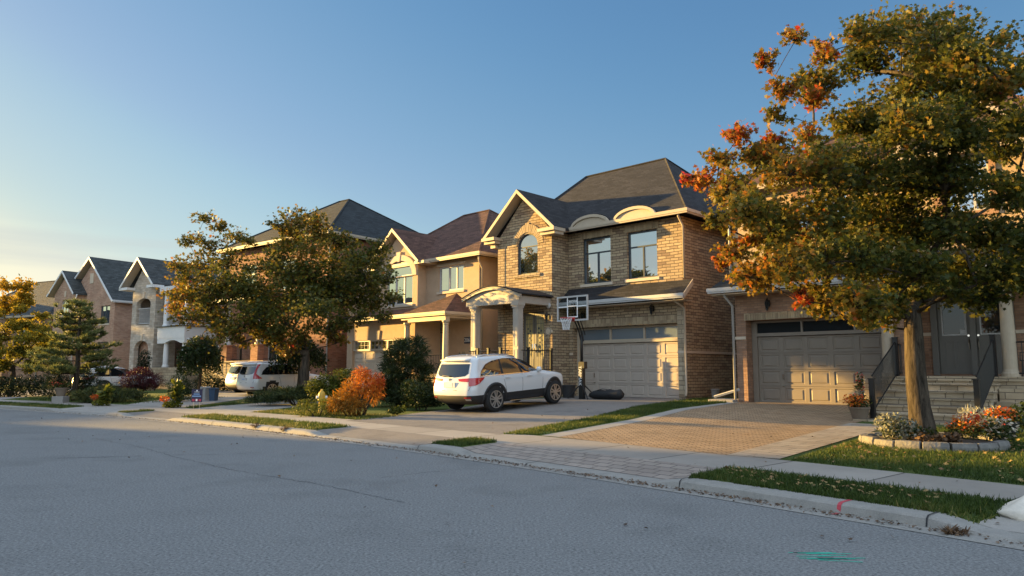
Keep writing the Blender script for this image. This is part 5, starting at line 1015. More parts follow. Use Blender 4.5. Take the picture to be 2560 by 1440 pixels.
g_ = leafmesh('grass', gp, np.array(gs), 'needle', np.clip(np.array(gt)+RNG.normal(size=n_)*.16, 0, 1), GRASS, outdir=up_, align=1.0, up=0, fold=0); tag(g_, kind='stuff'); g_['label'] = 'short green grass on the verges and lawns'; g_['category'] = 'grass'
# ================================================================ trees
RC= [(-2.29, -0.6, 7.66, 0.23, 1, 0.5), (-2.58, 0.1, 7.51, 0.27, 1, 0.62), (-2.36, -0.3, 6.8, 0.35, 1, 0.5), (-1.35, 0.24, 7.78, 0.35, 1, 0.62), (-1.44, 0.29, 7.13, 0.46, 1, 0.48), (-1.3, 1.0, 7.31, 0.49, 1, 0.48), (-2.64, -0.55, 6.15, 0.27, 1, 0.45), (-2.12, -0.61, 5.66, 0.36, 1, 0.55), (-2.14, 1.14, 6.17, 0.28, 1, 0.6), (-1.78, -0.07, 6.61, 0.3, 1, 0.74), (-0.69, 0.77, 6.47, 0.44, 1, 0.4), (-0.55, 0.95, 6.66, 0.44, 1, 0.4), (-0.4, 0.31, 8.24, 0.46, 1, 0.42), (-1.0, -0.85, 7.59, 0.42, 1, 0.42), (0.51, 0.79, 8.39, 0.64, 1, 0.4), (1.3, 2.01, 8.96, 0.69, 1, 0.4), (0.21, -0.91, 7.47, 0.6, 1, 0.42), (2.25, 2.16, 8.98, 0.74, 1, 0.42), (2.24, 1.01, 8.23, 0.65, 1, 0.38), (0.44, -1.74, 6.8, 0.53, 1, 0.38), (1.81, -0.48, 6.96, 0.47, 1, 0.45), (1.13, -1.38, 6.44, 0.44, 1, 0.45), (0.21, 1.74, 8.12, 0.55, 1, 0.35), (0.14, 1.85, 8.27, 0.56, 1, 0.35), (1.68, 2.14, 8.1, 0.83, 1, 0.38), (0.88, 0.71, 7.55, 0.75, 1, 0.38), (1.37, 0.03, 6.94, 0.68, 1, 0.33), (1.64, 0.53, 7.12, 0.7, 1, 0.33), (2.69, 0.39, 6.5, 0.54, 1, 0.33), (1.07, -1.86, 5.54, 0.46, 1, 0.33), (3.4, 0.82, 7.44, 0.48, 1, 0.4), (1.97, -1.13, 6.71, 0.41, 1, 0.4), (-3.0, 0.83, 6.19, 0.34, 1, 0.68), (-3.28, 1.07, 5.71, 0.37, 1, 0.5), (-2.49, 0.93, 5.75, 0.48, 1, 0.45), (-2.33, 1.16, 5.92, 0.49, 1, 0.45), (-3.75, 0.76, 5.19, 0.32, 1, 0.62), (-4.19, 0.17, 5.11, 0.17, 1, 0.7), (-3.61, -0.49, 4.7, 0.44, 1, 0.45), (-3.04, 1.0, 4.92, 0.49, 1, 0.45), (-3.72, -1.89, 3.92, 0.45, 1, 0.42), (-3.57, -1.38, 4.14, 0.47, 1, 0.42), (-3.78, -0.47, 4.06, 0.29, 1, 0.4), (-1.62, 1.24, 5.59, 0.62, 1, 0.42), (-2.94, -1.71, 4.69, 0.49, 1, 0.42), (-2.37, -2.09, 4.68, 0.48, 1, 0.38), (-1.93, -1.0, 4.89, 0.52, 1, 0.38), (0.55, 2.21, 6.9, 0.74, 1, 0.33), (0.11, 1.02, 6.54, 0.69, 1, 0.33), (-0.92, -1.95, 5.49, 0.61, 1, 0.33), (0.88, 1.46, 6.83, 0.79, 1, 0.33), (0.78, -0.42, 5.88, 0.69, 1, 0.3), (0.63, -0.51, 5.99, 0.69, 1, 0.3), (2.9, 1.69, 6.44, 0.53, 1, 0.3), (2.47, 0.86, 6.02, 0.5, 1, 0.3), (-1.16, -0.56, 4.99, 0.61, 1, 0.3), (-0.47, 0.82, 5.33, 0.68, 1, 0.3), (0.22, 0.44, 5.27, 0.74, 1, 0.28), (0.72, 1.27, 5.36, 0.78, 1, 0.28), (0.77, 0.03, 5.07, 0.64, 1, 0.28), (1.24, 0.68, 5.34, 0.67, 1, 0.28), (1.39, -0.92, 4.51, 0.49, 1, 0.3), (0.49, -2.2, 4.17, 0.44, 1, 0.3), (0.96, -2.25, 4.11, 0.44, 1, 0.3), (3.16, 0.61, 4.98, 0.55, 1, 0.3), (-2.28, 0.53, 4.15, 0.67, 1, 0.38), (-2.85, -0.61, 3.88, 0.61, 1, 0.38), (-1.77, -0.16, 4.24, 0.6, 1, 0.38), (-2.11, -0.82, 4.03, 0.57, 1, 0.38), (-0.23, 1.09, 4.43, 0.73, 1, 0.3), (0.17, 2.2, 4.61, 0.79, 1, 0.3), (1.27, 2.13, 4.56, 0.83, 1, 0.27), (0.69, 1.14, 4.33, 0.78, 1, 0.27), (0.32, -0.83, 3.87, 0.5, 1, 0.27), (1.16, 0.63, 4.21, 0.55, 1, 0.27), (2.05, 0.44, 3.97, 0.58, 1, 0.28), (2.33, 0.92, 3.97, 0.6, 1, 0.28), (0.82, -2.18, 3.33, 0.44, 1, 0.28), (3.48, 1.32, 4.03, 0.58, 1, 0.28), (-3.59, -0.64, 3.39, 0.36, 1, 0.5), (-3.46, 0.7, 3.44, 0.19, 1, 0.7), (-3.19, -0.6, 3.02, 0.4, 1, 0.48), (-2.76, 0.72, 3.14, 0.44, 1, 0.48), (-3.07, -1.83, 3.06, 0.49, 1, 0.42), (-2.1, 0.82, 3.35, 0.6, 1, 0.42), (-1.72, -0.28, 3.37, 0.63, 1, 0.38), (-2.4, -1.64, 3.2, 0.56, 1, 0.38), (-0.4, 0.69, 3.44, 0.71, 1, 0.33), (-1.65, -1.77, 3.14, 0.59, 1, 0.33), (-0.91, -1.74, 2.94, 0.53, 1, 0.28), (0.62, 1.14, 3.24, 0.65, 1, 0.28), (2.07, 1.56, 3.32, 0.59, 1, 0.27), (1.92, 1.46, 3.2, 0.58, 1, 0.27), (2.28, 0.65, 3.11, 0.59, 1, 0.27), (0.82, -1.41, 2.95, 0.51, 1, 0.27), (2.08, -0.48, 2.89, 0.44, 1, 0.27), (1.87, -0.68, 2.91, 0.43, 1, 0.27), (-1.78, -0.19, 2.7, 0.41, 1, 0.48), (-1.38, 0.82, 2.67, 0.44, 1, 0.48), (-2.48, -0.79, 2.56, 0.2, 1, 0.75), (-2.19, -2.28, 2.41, 0.41, 1, 0.42), (-1.98, -2.04, 2.31, 0.42, 1, 0.42), (-0.65, -0.15, 2.4, 0.41, 1, 0.4), (-0.99, -1.04, 2.4, 0.38, 1, 0.4), (-0.69, 0.56, 2.22, 0.27, 1, 0.42), (0.49, 0.77, 2.72, 0.36, 1, 0.3), (1.59, 0.37, 2.68, 0.43, 1, 0.26), (1.97, 1.04, 2.8, 0.45, 1, 0.26), (0.36, -0.63, 2.73, 0.36, 1, 0.28), (-1.93, -0.99, 2.47, 0.21, 1, 0.72), (-1.95, 0.2, 3.84, 0.23, 1, 0.75), (-3.2, -0.49, 3.71, 0.23, 1, 0.7)]
LC= [(-5.01, 1.05, 7.82, 0.48, 1, 0.4), (-3.29, -1.55, 7.02, 0.38, 1, 0.42), (-5.72, 1.37, 6.9, 0.49, 1, 0.38), (-4.52, 0.66, 6.59, 0.72, 1, 0.42), (-5.25, 1.44, 5.83, 0.87, 1, 0.42), (-3.67, 1.35, 7.07, 0.59, 1, 0.38), (-3.17, 1.36, 6.89, 0.42, 1, 0.38), (-3.55, 0.26, 5.83, 0.87, 1, 0.36), (-4.7, -1.66, 5.37, 0.54, 1, 0.45), (-5.63, 0.83, 4.69, 0.77, 1, 0.5), (-3.76, -1.12, 4.47, 0.84, 1, 0.36), (-2.62, -0.68, 4.52, 0.98, 1, 0.32), (-2.66, -0.55, 4.59, 0.98, 1, 0.32), (-6.24, 1.49, 3.87, 0.53, 1, 0.6), (-5.02, 0.38, 3.44, 0.76, 1, 0.5), (-3.62, -0.54, 3.37, 0.85, 1, 0.42), (-2.5, -0.84, 3.02, 0.81, 1, 0.42), (-2.51, 1.23, 5.8, 0.9, 1, 0.32), (-1.35, -0.08, 4.92, 0.91, 1, 0.3), (-2.17, 0.96, 4.0, 0.95, 1, 0.3), (-1.13, -0.5, 7.24, 0.56, 1, 0.45), (-0.3, -1.03, 7.3, 0.64, 1, 0.47), (0.12, 0.12, 7.54, 0.64, 1, 0.46), (-1.26, 1.08, 6.66, 0.83, 1, 0.44), (0.34, -1.12, 6.11, 0.84, 1, 0.44), (0.52, 0.99, 6.83, 0.69, 1, 0.42), (0.61, 1.43, 5.83, 0.91, 1, 0.34), (-0.5, 1.04, 5.24, 1.04, 1, 0.3), (-0.19, -1.1, 4.88, 0.96, 1, 0.3), (1.34, 1.23, 6.69, 0.52, 1, 0.36), (2.24, -1.53, 5.55, 0.66, 1, 0.3), (2.97, -0.78, 6.17, 0.58, 1, 0.28), (2.67, -0.79, 5.0, 0.84, 1, 0.28), (1.49, 0.09, 4.43, 1.0, 1, 0.27), (1.33, 0.74, 4.31, 1.03, 1, 0.27), (1.27, -3.39, 3.61, 0.92, 1, 0.27), (-0.77, 3.03, 4.47, 1.14, 1, 0.27), (3.53, -1.47, 4.91, 0.57, 1, 0.28), (3.27, 1.61, 4.42, 0.56, 1, 0.28), (2.47, 1.21, 4.02, 0.78, 1, 0.27), (-0.37, -1.41, 3.14, 0.79, 1, 0.3), (-1.97, 0.01, 2.74, 0.7, 1, 0.48), (1.69, -0.63, 3.2, 0.69, 1, 0.32), (-2.55, -0.63, 2.38, 0.39, 1, 0.55), (-0.69, -0.51, 2.05, 0.52, 1, 0.58), (-1.44, 0.5, 2.42, 0.51, 1, 0.5), (1.16, 0.29, 2.41, 0.54, 1, 0.52), (3.3, -0.47, 3.37, 0.43, 1, 0.3), (2.27, -1.05, 3.33, 0.55, 1, 0.3), (-3.5, -0.58, 4.86, 0.85, 1, 0.34), (-1.71, -1.28, 3.47, 0.96, 1, 0.3), (-2.44, 1.19, 3.76, 1.04, 1, 0.3), (-2.9, -1.43, 2.66, 0.71, 1, 0.45), (-0.89, -1.09, 5.79, 0.8, 1, 0.34), (-1.32, -0.43, 2.88, 0.82, 1, 0.36), (-0.1, 0.36, 4.29, 1.01, 1, 0.28), (0.2, -0.96, 3.96, 0.97, 1, 0.28), (0.73, 0.42, 4.64, 1.01, 1, 0.27), (0.55, 0.77, 4.68, 1.03, 1, 0.27), (0.94, 0.69, 6.77, 0.68, 1, 0.36), (2.21, -0.27, 5.75, 0.74, 1, 0.28), (2.39, 0.66, 4.67, 0.94, 1, 0.27), (-0.08, -0.13, 2.73, 0.75, 1, 0.34), (1.1, -0.87, 3.02, 0.81, 1, 0.3), (-0.72, 0.12, 7.02, 0.75, 1, 0.46), (0.24, 0.66, 7.12, 0.68, 1, 0.44), (-4.28, -1.46, 4.91, 0.63, 1, 0.46), (-4.09, -0.26, 3.89, 0.91, 1, 0.36), (-5.28, -0.25, 4.23, 0.63, 1, 0.5), (1.36, 1.29, 5.45, 0.96, 1, 0.28), (2.73, 1.48, 6.01, 0.7, 1, 0.28), (0.26, -0.43, 5.22, 0.9, 1, 0.3), (-2.68, 1.35, 4.57, 0.87, 1, 0.3)]

def tint_r(P, T): return T - .02 + .08*(P[:, 0] < -2.2) + .05*np.sin(P[:, 2]*3+P[:, 0]*2)
RC = [(a, b, c-.10 if c > 5 else c, d, e, f) for a, b, c, d, e, f in RC]
bark_tree('maple_tree', (7.65, 13.65, .27), 'large maple turning red at its left edge, growing from the stone ring bed', RC, 2.3, .172, 'maple', .10, MAPLE, 3, (-.05, .05), tintfn=tint_r, per=3.2, fork=.66)
bark_tree('maple_tree', (-8.6, 30.2, .36), 'broad green maple over the low yew, in front of the slate-roofed red brick house', LC, 1.9, .19, 'maple', .135, MAPLE, 8, (.0, .0), tintfn=lambda P, T: T+.0, per=1.0, fork=.42)
rn = random.Random(2); YC = []
for z, r in ((1.6, 1.2), (2.3, 1.7), (3.0, 1.9), (3.7, 1.6), (4.4, 1.2), (5.0, .95), (5.55, .7), (6.0, .4)):
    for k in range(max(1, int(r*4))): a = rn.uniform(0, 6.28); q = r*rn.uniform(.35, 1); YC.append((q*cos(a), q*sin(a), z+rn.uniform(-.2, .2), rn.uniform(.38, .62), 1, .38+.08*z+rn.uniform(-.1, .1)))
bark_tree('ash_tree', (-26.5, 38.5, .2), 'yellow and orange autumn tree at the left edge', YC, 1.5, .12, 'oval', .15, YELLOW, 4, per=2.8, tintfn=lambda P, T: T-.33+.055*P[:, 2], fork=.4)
# pine
t = empty('pine_tree', (-19.6, 32.6, .18), 0, 'loose blue-green pine standing behind the spreading juniper', 'tree'); mb = MB(); mb.tube([(0, 0, -.1), (.03, 0, 1.5), (-.02, .05, 3.2), (.0, 0, 4.6)], [.14, .11, .07, .015], 8); P = []; Dr = []; T = []
for lv in range(12):
    z = 1.2+lv*.28; L = 1.95*(1-lv/13.5)**.85
    for k in range(6 if lv < 9 else 4):
        a = rn.uniform(0, 6.28); l = L*rn.uniform(.7, 1.12); e = Vector((l*cos(a), l*sin(a), z+.12*l+rn.uniform(-.08, .12))); m = Vector((e.x*.5, e.y*.5, z-.02)); mb.tube([(0, 0, z), m, e], [.03, .02, .008], 4)
        for j in range(int(8+l*11)):
            f = rn.uniform(.3, 1.02); c = Vector((0, 0, z))*(1-f)**2+m*2*f*(1-f)+e*f*f + Vector((rn.gauss(0, .13), rn.gauss(0, .13), rn.gauss(.03, .05)))
            q = 13; d = RNG.normal(size=(q, 3)); d[:, 2] = np.abs(d[:, 2])*.7+.1; d += np.array([cos(a), sin(a), .3])*.7; d /= np.linalg.norm(d, axis=1)[:, None]; P.append(np.array(c)+d*.09); Dr.append(d); tt = rn.gauss(.45, .14); T += [tt]*q
mb.build('trunk', MT['bark'], t, smooth=True); leafmesh('crown', np.vstack(P), .24, 'needle', np.clip(np.array(T), 0, 1), PINE, t, outdir=np.vstack(Dr), align=.9, up=0)
# weeping trees
def weeper(base, r, top, low, label, seed, dens=1.0):
    t = empty('weeping_tree', base, 0, label, 'tree', 'weeping mulberry trees by the driveway'); rn = random.Random(seed); mb = MB(); mb.tube([(0, 0, -.1), (.04, 0, top*.4), (-.02, .02, top*.75)], [.10, .075, .06], 8); P = []; T = []
    for k in range(int(190*dens)):
        a = rn.uniform(0, 6.28); q = r*sqrt(rn.random())*rn.uniform(.85, 1.08); zt = top-(q/r)**2*top*.30+rn.uniform(-.08, .08); zl = low+rn.uniform(0, .5)+(1-q/r)*top*.35
        if k % 4 == 0: mb.tube([(-.02, .02, top*.74), (q*.5*cos(a), q*.5*sin(a), zt+.05), (q*cos(a), q*sin(a), zt-.2), (q*1.05*cos(a), q*1.05*sin(a), zl+.1)], [.025, .015, .01, .004], 4, cap=False)
        n = int((zt-zl)*26)+3; f = RNG.random(n); P.append(np.stack([q*cos(a)*(1+.05*f)+RNG.normal(size=n)*.07, q*sin(a)*(1+.05*f)+RNG.normal(size=n)*.07, zt-(zt-zl)*f+RNG.normal(size=n)*.05], 1)); T += list(rn.gauss(.32, .13)+RNG.normal(size=n)*.12)
    mb.build('trunk', MT['bark'], t, smooth=True); leafmesh('crown', np.vstack(P), .13, 'oval', np.clip(np.array(T), 0, 1), GREEN, t, droop=1.2, up=.1)
weeper((-15.5, 36.0, .3), 1.0, 2.95, .75, 'round weeping tree left of the white cars, behind the navy sign', 3)
weeper((-10.0, 34.0, .3), 1.2, 2.75, 1.0, 'weeping tree behind the trunk of the broad green maple', 4)
t2 = empty('far_tree', (-44, 78, 0), 0, 'distant tree top showing above the brown roof', 'tree'); mb = MB(); mb.tube([(0, 0, 0), (0, 0, 8), (.2, 0, 11.5)], [.3, .2, .05], 8); mb.build('trunk', MT['bark'], t2); p, d = blob((0, 0, 10.6), (2.2, 2.0, 2.4), 1500, .3); leafmesh('crown', p, .4, 'oval', np.clip(.5+RNG.normal(size=len(p))*.15, 0, 1), YELLOW, t2)

# ================================================================ shrubs and planters
def at(x, y): return (x, y, Z(x, y))
bush('sumac_bush', at(-4.6, 21.6), 'bright orange and red autumn bush beside the white car', [(-0.44, -0.132, 0.44, 0.37, 0.352, 0.37), (-0.176, 0.088, 0.748, 0.44, 0.396, 0.396), (0.246, 0.0, 1.012, 0.484, 0.44, 0.396), (0.44, 0.176, 0.704, 0.396, 0.352, 0.396), (-0.044, -0.176, 0.308, 0.396, 0.352, 0.308), (0.088, 0.088, 1.276, 0.308, 0.264, 0.22), (0.634, 0.088, 1.012, 0.22, 0.22, 0.264), (-0.704, 0.0, 0.37, 0.22, 0.264, 0.308)], ORANGE, 'blade', .125, (.38, .12), align=.6, shell=.5, droop=.35, dens=2.1, tintfn=lambda P, T: T + .42*np.clip((P[:, 2]-.55)*.7+P[:, 0]*.45, -.3, .9))
bush('box_hedge', at(-5.85, 22.0), 'low clipped yellow-green hedge left of the bright orange bush', [(-.35,0,.25,.4,.33,.28), (.15,.05,.28,.4,.35,.28), (.5,-.05,.24,.3,.3,.25)], LIME, 'quad', .05, (.22, .14), shell=.75, dens=.7)
bush('golden_shrub', at(-6.2, 25.4), 'olive-gold shrub between the maple trunk and the orange bush', [(-.35,0,.8,.5,.45,.4), (.3,.1,1.0,.5,.45,.4), (0,-.1,.5,.6,.5,.4), (-.75,.1,.75,.35,.3,.3)], LIME, 'oval', .085, (.12, .12), dens=1.4)
eb = []
for k in range(17): a = k*2.4; z = .3+2.1*(k/17); r = 1.25*(1-.55*(k/17)); eb.append((r*.75*cos(a), r*.6*sin(a), z, .42, .4, .30))
bush('evergreen_shrub', at(-3.75, 25.6), 'big dark evergreen shrub in front of the house numbered 206', eb+[(0,0,1.1,1.0,.8,1.1), (.3,-.2,.45,1.1,.8,.45), (-.5,0,.5,.7,.6,.5)], EVER, 'needle', .16, (.42, .16), align=.75, dens=3.2, shell=.5)
bush('evergreen_shrub', at(-2.0, 27.3), 'lower dark evergreen against the corner porch, behind the white car', [(0,0,.6,.8,.6,.6), (.5,.3,1.0,.5,.5,.45), (-.5,.2,1.1,.45,.4,.45), (.8,.4,.6,.6,.5,.5), (.1,.3,1.45,.3,.3,.4)], EVER, 'needle', .15, (.3, .14), align=.7, dens=2.2)
bush('yew_shrub', at(-3.0, 23.6), 'dark green shrub right behind the bright orange bush', [(0,0,.45,.55,.5,.42), (.5,.2,.5,.5,.4,.42), (-.3,.3,.7,.4,.4,.35)], GREEN, 'oval', .07, (.25, .14), dens=1.1)
bush('hosta', at(-3.55, 21.9), 'little leafy plant at the foot of the bright orange bush', [(0,0,.14,.24,.2,.12), (.2,.12,.18,.2,.2,.12)], LIME, 'oval', .12, (.1, .1), dens=1.3, cat='plant')
yb = []
for k in range(26): a = k*2.4; q = sqrt(k/26); yb.append((1.75*q*cos(a), .85*q*sin(a), .28+.28*(1-q)+.12*sin(k*3), .42, .36, .20))
bush('yew_shrub', at(-7.95, 27.4), 'wide low yew spreading round the trunk of the broad green maple', yb, EVER, 'needle', .14, (.52, .18), align=.7, dens=2.6, shell=.5)
bush('yew_shrub', at(-5.2, 25.6), 'small yew between the olive-gold shrub and the big dark evergreen', [(0,0,.4,.5,.4,.35), (.4,.1,.55,.4,.35,.35), (-.4,0,.35,.4,.3,.3)], EVER, 'needle', .13, (.45, .18), align=.7, dens=2.4)
jb = []
for k in range(24): a = k*2.4; q = sqrt(k/24); jb.append((1.45*q*cos(a), .9*q*sin(a), .26+.30*(1-q)+.06*sin(k*2), .42, .38, .22))
bush('juniper', at(-17.3, 31.2), 'wide spreading juniper by the sidewalk, in front of the pine', jb, EVER, 'needle', .14, (.62, .2), align=.7, dens=2.2)
bush('japanese_maple', at(-20.6, 40.2), 'dark red dome-shaped shrub below the arched tower', [(0,0,.75,1.0,.9,.6), (.5,.2,.6,.8,.7,.5), (-.6,0,.55,.7,.6,.5), (.0,.1,1.1,.6,.6,.35)], REDLEAF, 'blade', .12, (.5, .2), align=.5, dens=1.7, droop=.5)
hb = [(-.9+.45*k, .05*(k % 2), .55, .42, .4, .55) for k in range(8)]
bush('hedge', at(-26.0, 37.0), 'dark clipped hedge along the drive at the left edge', hb, EVER, 'quad', .09, (.25, .12), shell=.75, dens=1.1)
bush('cedar_shrub', at(-22.0, 35.2), 'dark conical cedar between the yellow tree and the pine', [(0,0,.5,.75,.7,.6), (0,0,1.1,.62,.6,.6), (.05,0,1.7,.45,.42,.55), (0,0,2.2,.25,.25,.4), (.9,.1,.5,.7,.6,.55), (1.5,.1,.6,.7,.6,.6), (1.2,.1,1.05,.6,.5,.4)], EVER, 'needle', .14, (.22, .1), align=.7, dens=2.2)
bush('round_shrub', at(-14.2, 31.0), 'round green shrub behind the canna planter', [(0,0,.62,.5,.48,.5), (.1,0,.4,.5,.45,.4)], GREEN, 'quad', .06, (.55, .15), shell=.8, dens=1.1)
bush('cedar_shrub', at(-16.3, 38.9), 'dark shrub along the steps left of the weeping tree', [(0,0,.5,.8,.7,.5), (.8,.2,.4,.6,.5,.4)], EVER, 'quad', .09, (.3, .15), dens=1.2)
bush('cedar_shrub', at(-24.2, 47.5), 'dark cedar against the wall of the orange brick house', [(0,0,.9,.6,.6,.9), (.1,0,1.9,.4,.4,.7)], EVER, 'quad', .1, (.2, .1), dens=1.2)
def planter(name, base, label, pot, groups, cat='planter', group=None):
    """pot: (r0, r1, h, material); groups: (part name, blobs, material, shape, size, tint, spread, align)"""
    t = empty(name, base, 0, label, cat, group)
    if pot:
        r0, r1, hh, m = pot; mb = MB(); mb.lathe([(r0, 0), (r1*.96, hh*.86), (r1*1.06, hh*.87), (r1*1.06, hh), (r1*.92, hh), (r1*.9, hh*.93), (.01, hh*.93)], (0, 0, 0), 20); mb.build('pot', MT[m], t)
    for nm, bl, m, sh, sz, ti, al in groups:
        P, T, Dr = [], [], []
        for (x, y, z, rx, ry, rz, n) in bl: p, d = blob((x, y, z), (rx, ry, rz), n, .5); P.append(p); Dr.append(d); T.append(np.random.default_rng(len(P)).normal(size=n)*ti[1]+ti[0])
        P = np.vstack(P); leafmesh(nm, P, sz, sh, np.clip(np.concatenate(T), 0, 1), m, t, outdir=np.vstack(Dr), align=al, up=.4)
    return t
OR, WH, RD = (.45, .04), (.7, .06), (.92, .04)
p = W(Rx, 4.3, -2.85)
planter('flower_pot', (p[0], p[1], Z(*p)+.0), 'flower pot of red and orange blooms at the left foot of the stone steps', (.17, .26, .36, 'terracotta'), [('foliage', [(0,0,.5,.34,.3,.2,260), (.1,.1,.9,.14,.14,.4,120)], GREEN, 'oval', .09, (.6, .15), .2), ('orange_flower', [(-.15,-.1,.55,.34,.3,.18,230)], FLOWER, 'oval', .075, OR, 0), ('red_flower', [(.1,.1,1.0,.16,.14,.35,70)], FLOWER, 'oval', .07, RD, 0), ('silver_foliage', [(0,.05,.72,.22,.2,.12,130)], SILVER, 'blade', .1, (.6, .2), .5)], 'flower pot')
planter('flower_pot', (9.85, 14.7, Z(9.85, 14.7)), 'black flower pot of orange blooms at the right edge, on the lawn', (.2, .28, .34, 'pot_black'), [('foliage', [(0,0,.42,.32,.3,.18,260)], GREEN, 'oval', .08, (.5, .15), .2), ('orange_flower', [(-.05,-.1,.5,.32,.26,.15,170)], FLOWER, 'oval', .07, OR, 0)], 'flower pot')
planter('dusty_miller', (9.75, 15.5, Z(9.75, 15.5)), 'silvery white plant behind the black flower pot', None, [('silver_foliage', [(0,0,.36,.3,.28,.28,420), (.55,.1,.36,.26,.25,.25,300)], SILVER, 'blade', .11, (.7, .2), .5)], 'plant')
planter('dusty_miller', (10.5, 14.9, Z(10.5, 14.9)), 'dark leafy bush right of the black flower pot', None, [('foliage', [(0,0,.4,.4,.35,.35,520)], GREEN, 'oval', .09, (.35, .15), .3)], 'plant')
# stone ring bed
bx, by, br = 7.75, 13.55, 1.2; zb = Z(bx, by-1.1)-.02; t = empty('ring_bed', (bx, by, zb), 0, 'curved grey block wall ringing the soil under the large maple', 'garden wall'); nb = 17; q = MB()
a0, a1 = .016, 2*pi/nb-.016
vs = []
for r_, z_ in ((br-.17, 0), (br, 0), (br+.012, .10), (br-.012, .17), (br-.16, .17)): vs += [(r_*cos(a0+(a1-a0)*i/3), r_*sin(a0+(a1-a0)*i/3), z_) for i in range(4)]
q.add(vs, [(j*4+i, j*4+i+1, ((j+1) % 5)*4+i+1, ((j+1) % 5)*4+i) for j in range(5) for i in range(3)]+[(0,4,8,12,16), (3,7,11,15,19)])
stone_grey = mat('block_grey', (.17, .16, .15), .9, var=.25, scale=7, bump=.8, bscale=22)
b0 = q.build('block', stone_grey, t, bevel=.012)
for k in range(1, nb): c = b0.copy(); COL.objects.link(c); c.rotation_euler = (.006*(k % 3-1), .008*(k % 2), 2*pi*k/nb); c.location = (0, 0, .006*(k % 3))
for o in [o for o in COL.objects if o.name.startswith('block')]: o.parent = t
q = MB(); q.lathe([(br-.14, .0), (br-.15, .12), (.5, .17), (.02, .19)], (0, 0, 0), 26); q.build('bed_soil', MT['soil'], t, smooth=True)
planter('variegated_shrub', (6.98, 13.25, .28), 'pale variegated shrub in the ring bed, left of the maple trunk', None, [('foliage', [(-.1,0,.25,.32,.28,.26,520), (.15,-.05,.2,.3,.25,.2,330)], SILVER, 'oval', .07, (.30, .26), .2), ('green_foliage', [(0,0,.2,.36,.3,.22,260), (.42,-.1,.12,.3,.2,.14,160)], GREEN, 'oval', .075, (.5, .2), .2)], 'shrub')
planter('begonia', (8.25, 13.3, .28), 'clump of red and orange flowers in the ring bed, right of the maple trunk', None, [('foliage', [(0,0,.18,.36,.28,.2,420)], GREEN, 'oval', .07, (.75, .25), .2), ('orange_flower', [(0,0,.3,.36,.28,.18,300)], FLOWER, 'oval', .06, OR, 0), ('red_flower', [(.25,.1,.38,.2,.2,.14,50)], FLOWER, 'oval', .06, RD, 0), ('white_flower', [(.05,.1,.36,.25,.2,.16,90)], FLOWER, 'oval', .06, WH, 0)], 'flowers')
planter('impatiens', (8.78, 13.2, .26), 'clump of white and pink flowers at the right of the ring bed', None, [('foliage', [(0,0,.18,.34,.28,.22,420)], GREEN, 'oval', .075, (.5, .2), .2), ('white_flower', [(0,0,.26,.36,.3,.22,170)], FLOWER, 'oval', .07, WH, 0)], 'flowers')
planter('heuchera', (7.6, 12.75, .28), 'dry reddish plant in the ring bed, in front of the maple trunk', None, [('foliage', [(0,0,.08,.3,.16,.12,220), (-.35,.1,.07,.25,.18,.1,120)], DRY, 'oval', .08, (.35, .15), .3)], 'plant')
planter('grass_tuft', (5.62, 7.5, .12), 'dry purple tuft behind the white rock', None, [('foliage', [(0,.05,.10,.26,.2,.14,300)], REDLEAF, 'blade', .12, (.3, .2), .7)], 'plant')
planter('weed', (*xy(-4.05, -.62), .0), 'dry weed growing in the gutter below the white rock', None, [('foliage', [(0,0,.03,.16,.08,.05,120)], DRY, 'blade', .09, (.4, .2), .6)], 'weed')
for i, (s, lb) in enumerate(((12.2, 'reddish weed hanging over the sunlit kerb, the left one'), (10.75, 'reddish weed hanging over the sunlit kerb, the right one'))): planter('weed', (*xy(s, -.45), .06), lb, None, [('foliage', [(0,0,.04,.16,.08,.07,110)], DRY, 'blade', .09, (.45, .2), .6)], 'weed')
# sidewalk planters on the left
def canna(base, label, h_, n):
    t = planter('canna_planter', base, label, None, [('lower_foliage', [(0,0,.16,.28,.26,.2,330), (-.25,-.05,.12,.2,.2,.14,120)], LIME, 'oval', .10, (.5, .2), .3), ('orange_flower', [(-.38,0,.34,.22,.18,.13,80)], FLOWER, 'oval', .09, (.2, .1) if 0 else (.42, .05), 0), ('foliage', [(.05,0,.5*h_,.24,.2,.36*h_,n)], GREEN, 'oval', .16, (.7, .2), .55), ('tall_leaf', [(0,0,.72*h_,.26,.2,.34*h_,46)], LIME, 'oval', .30, (.25, .15), .8)], 'planter'); return t
canna((-12.5, 27.0, Z(-12.5, 27.0)), 'tall leafy canna clump with yellow foliage beside the navy sign', 1.0, 170); canna((-16.0, 28.6, Z(-16, 28.6)), 'smaller yellow and red flower clump in front of the juniper', .75, 110)
t = planter('stone_urn', (-19.35, 31.2, Z(-19.35, 31.2)+.28), 'stone urn of red flowers on a block plinth by the left drive', (.16, .24, .36, 'terracotta'), [('foliage', [(0,0,.48,.36,.3,.15,260)], GREEN, 'oval', .09, (.65, .15), .3), ('red_flower', [(-.1,0,.52,.34,.28,.13,60)], FLOWER, 'oval', .08, RD, 0)])
mb = MB(); mb.box(-.24, .24, -.24, .24, -.33, 0); mb.build('plinth', MT['concrete'], t, bevel=.02)

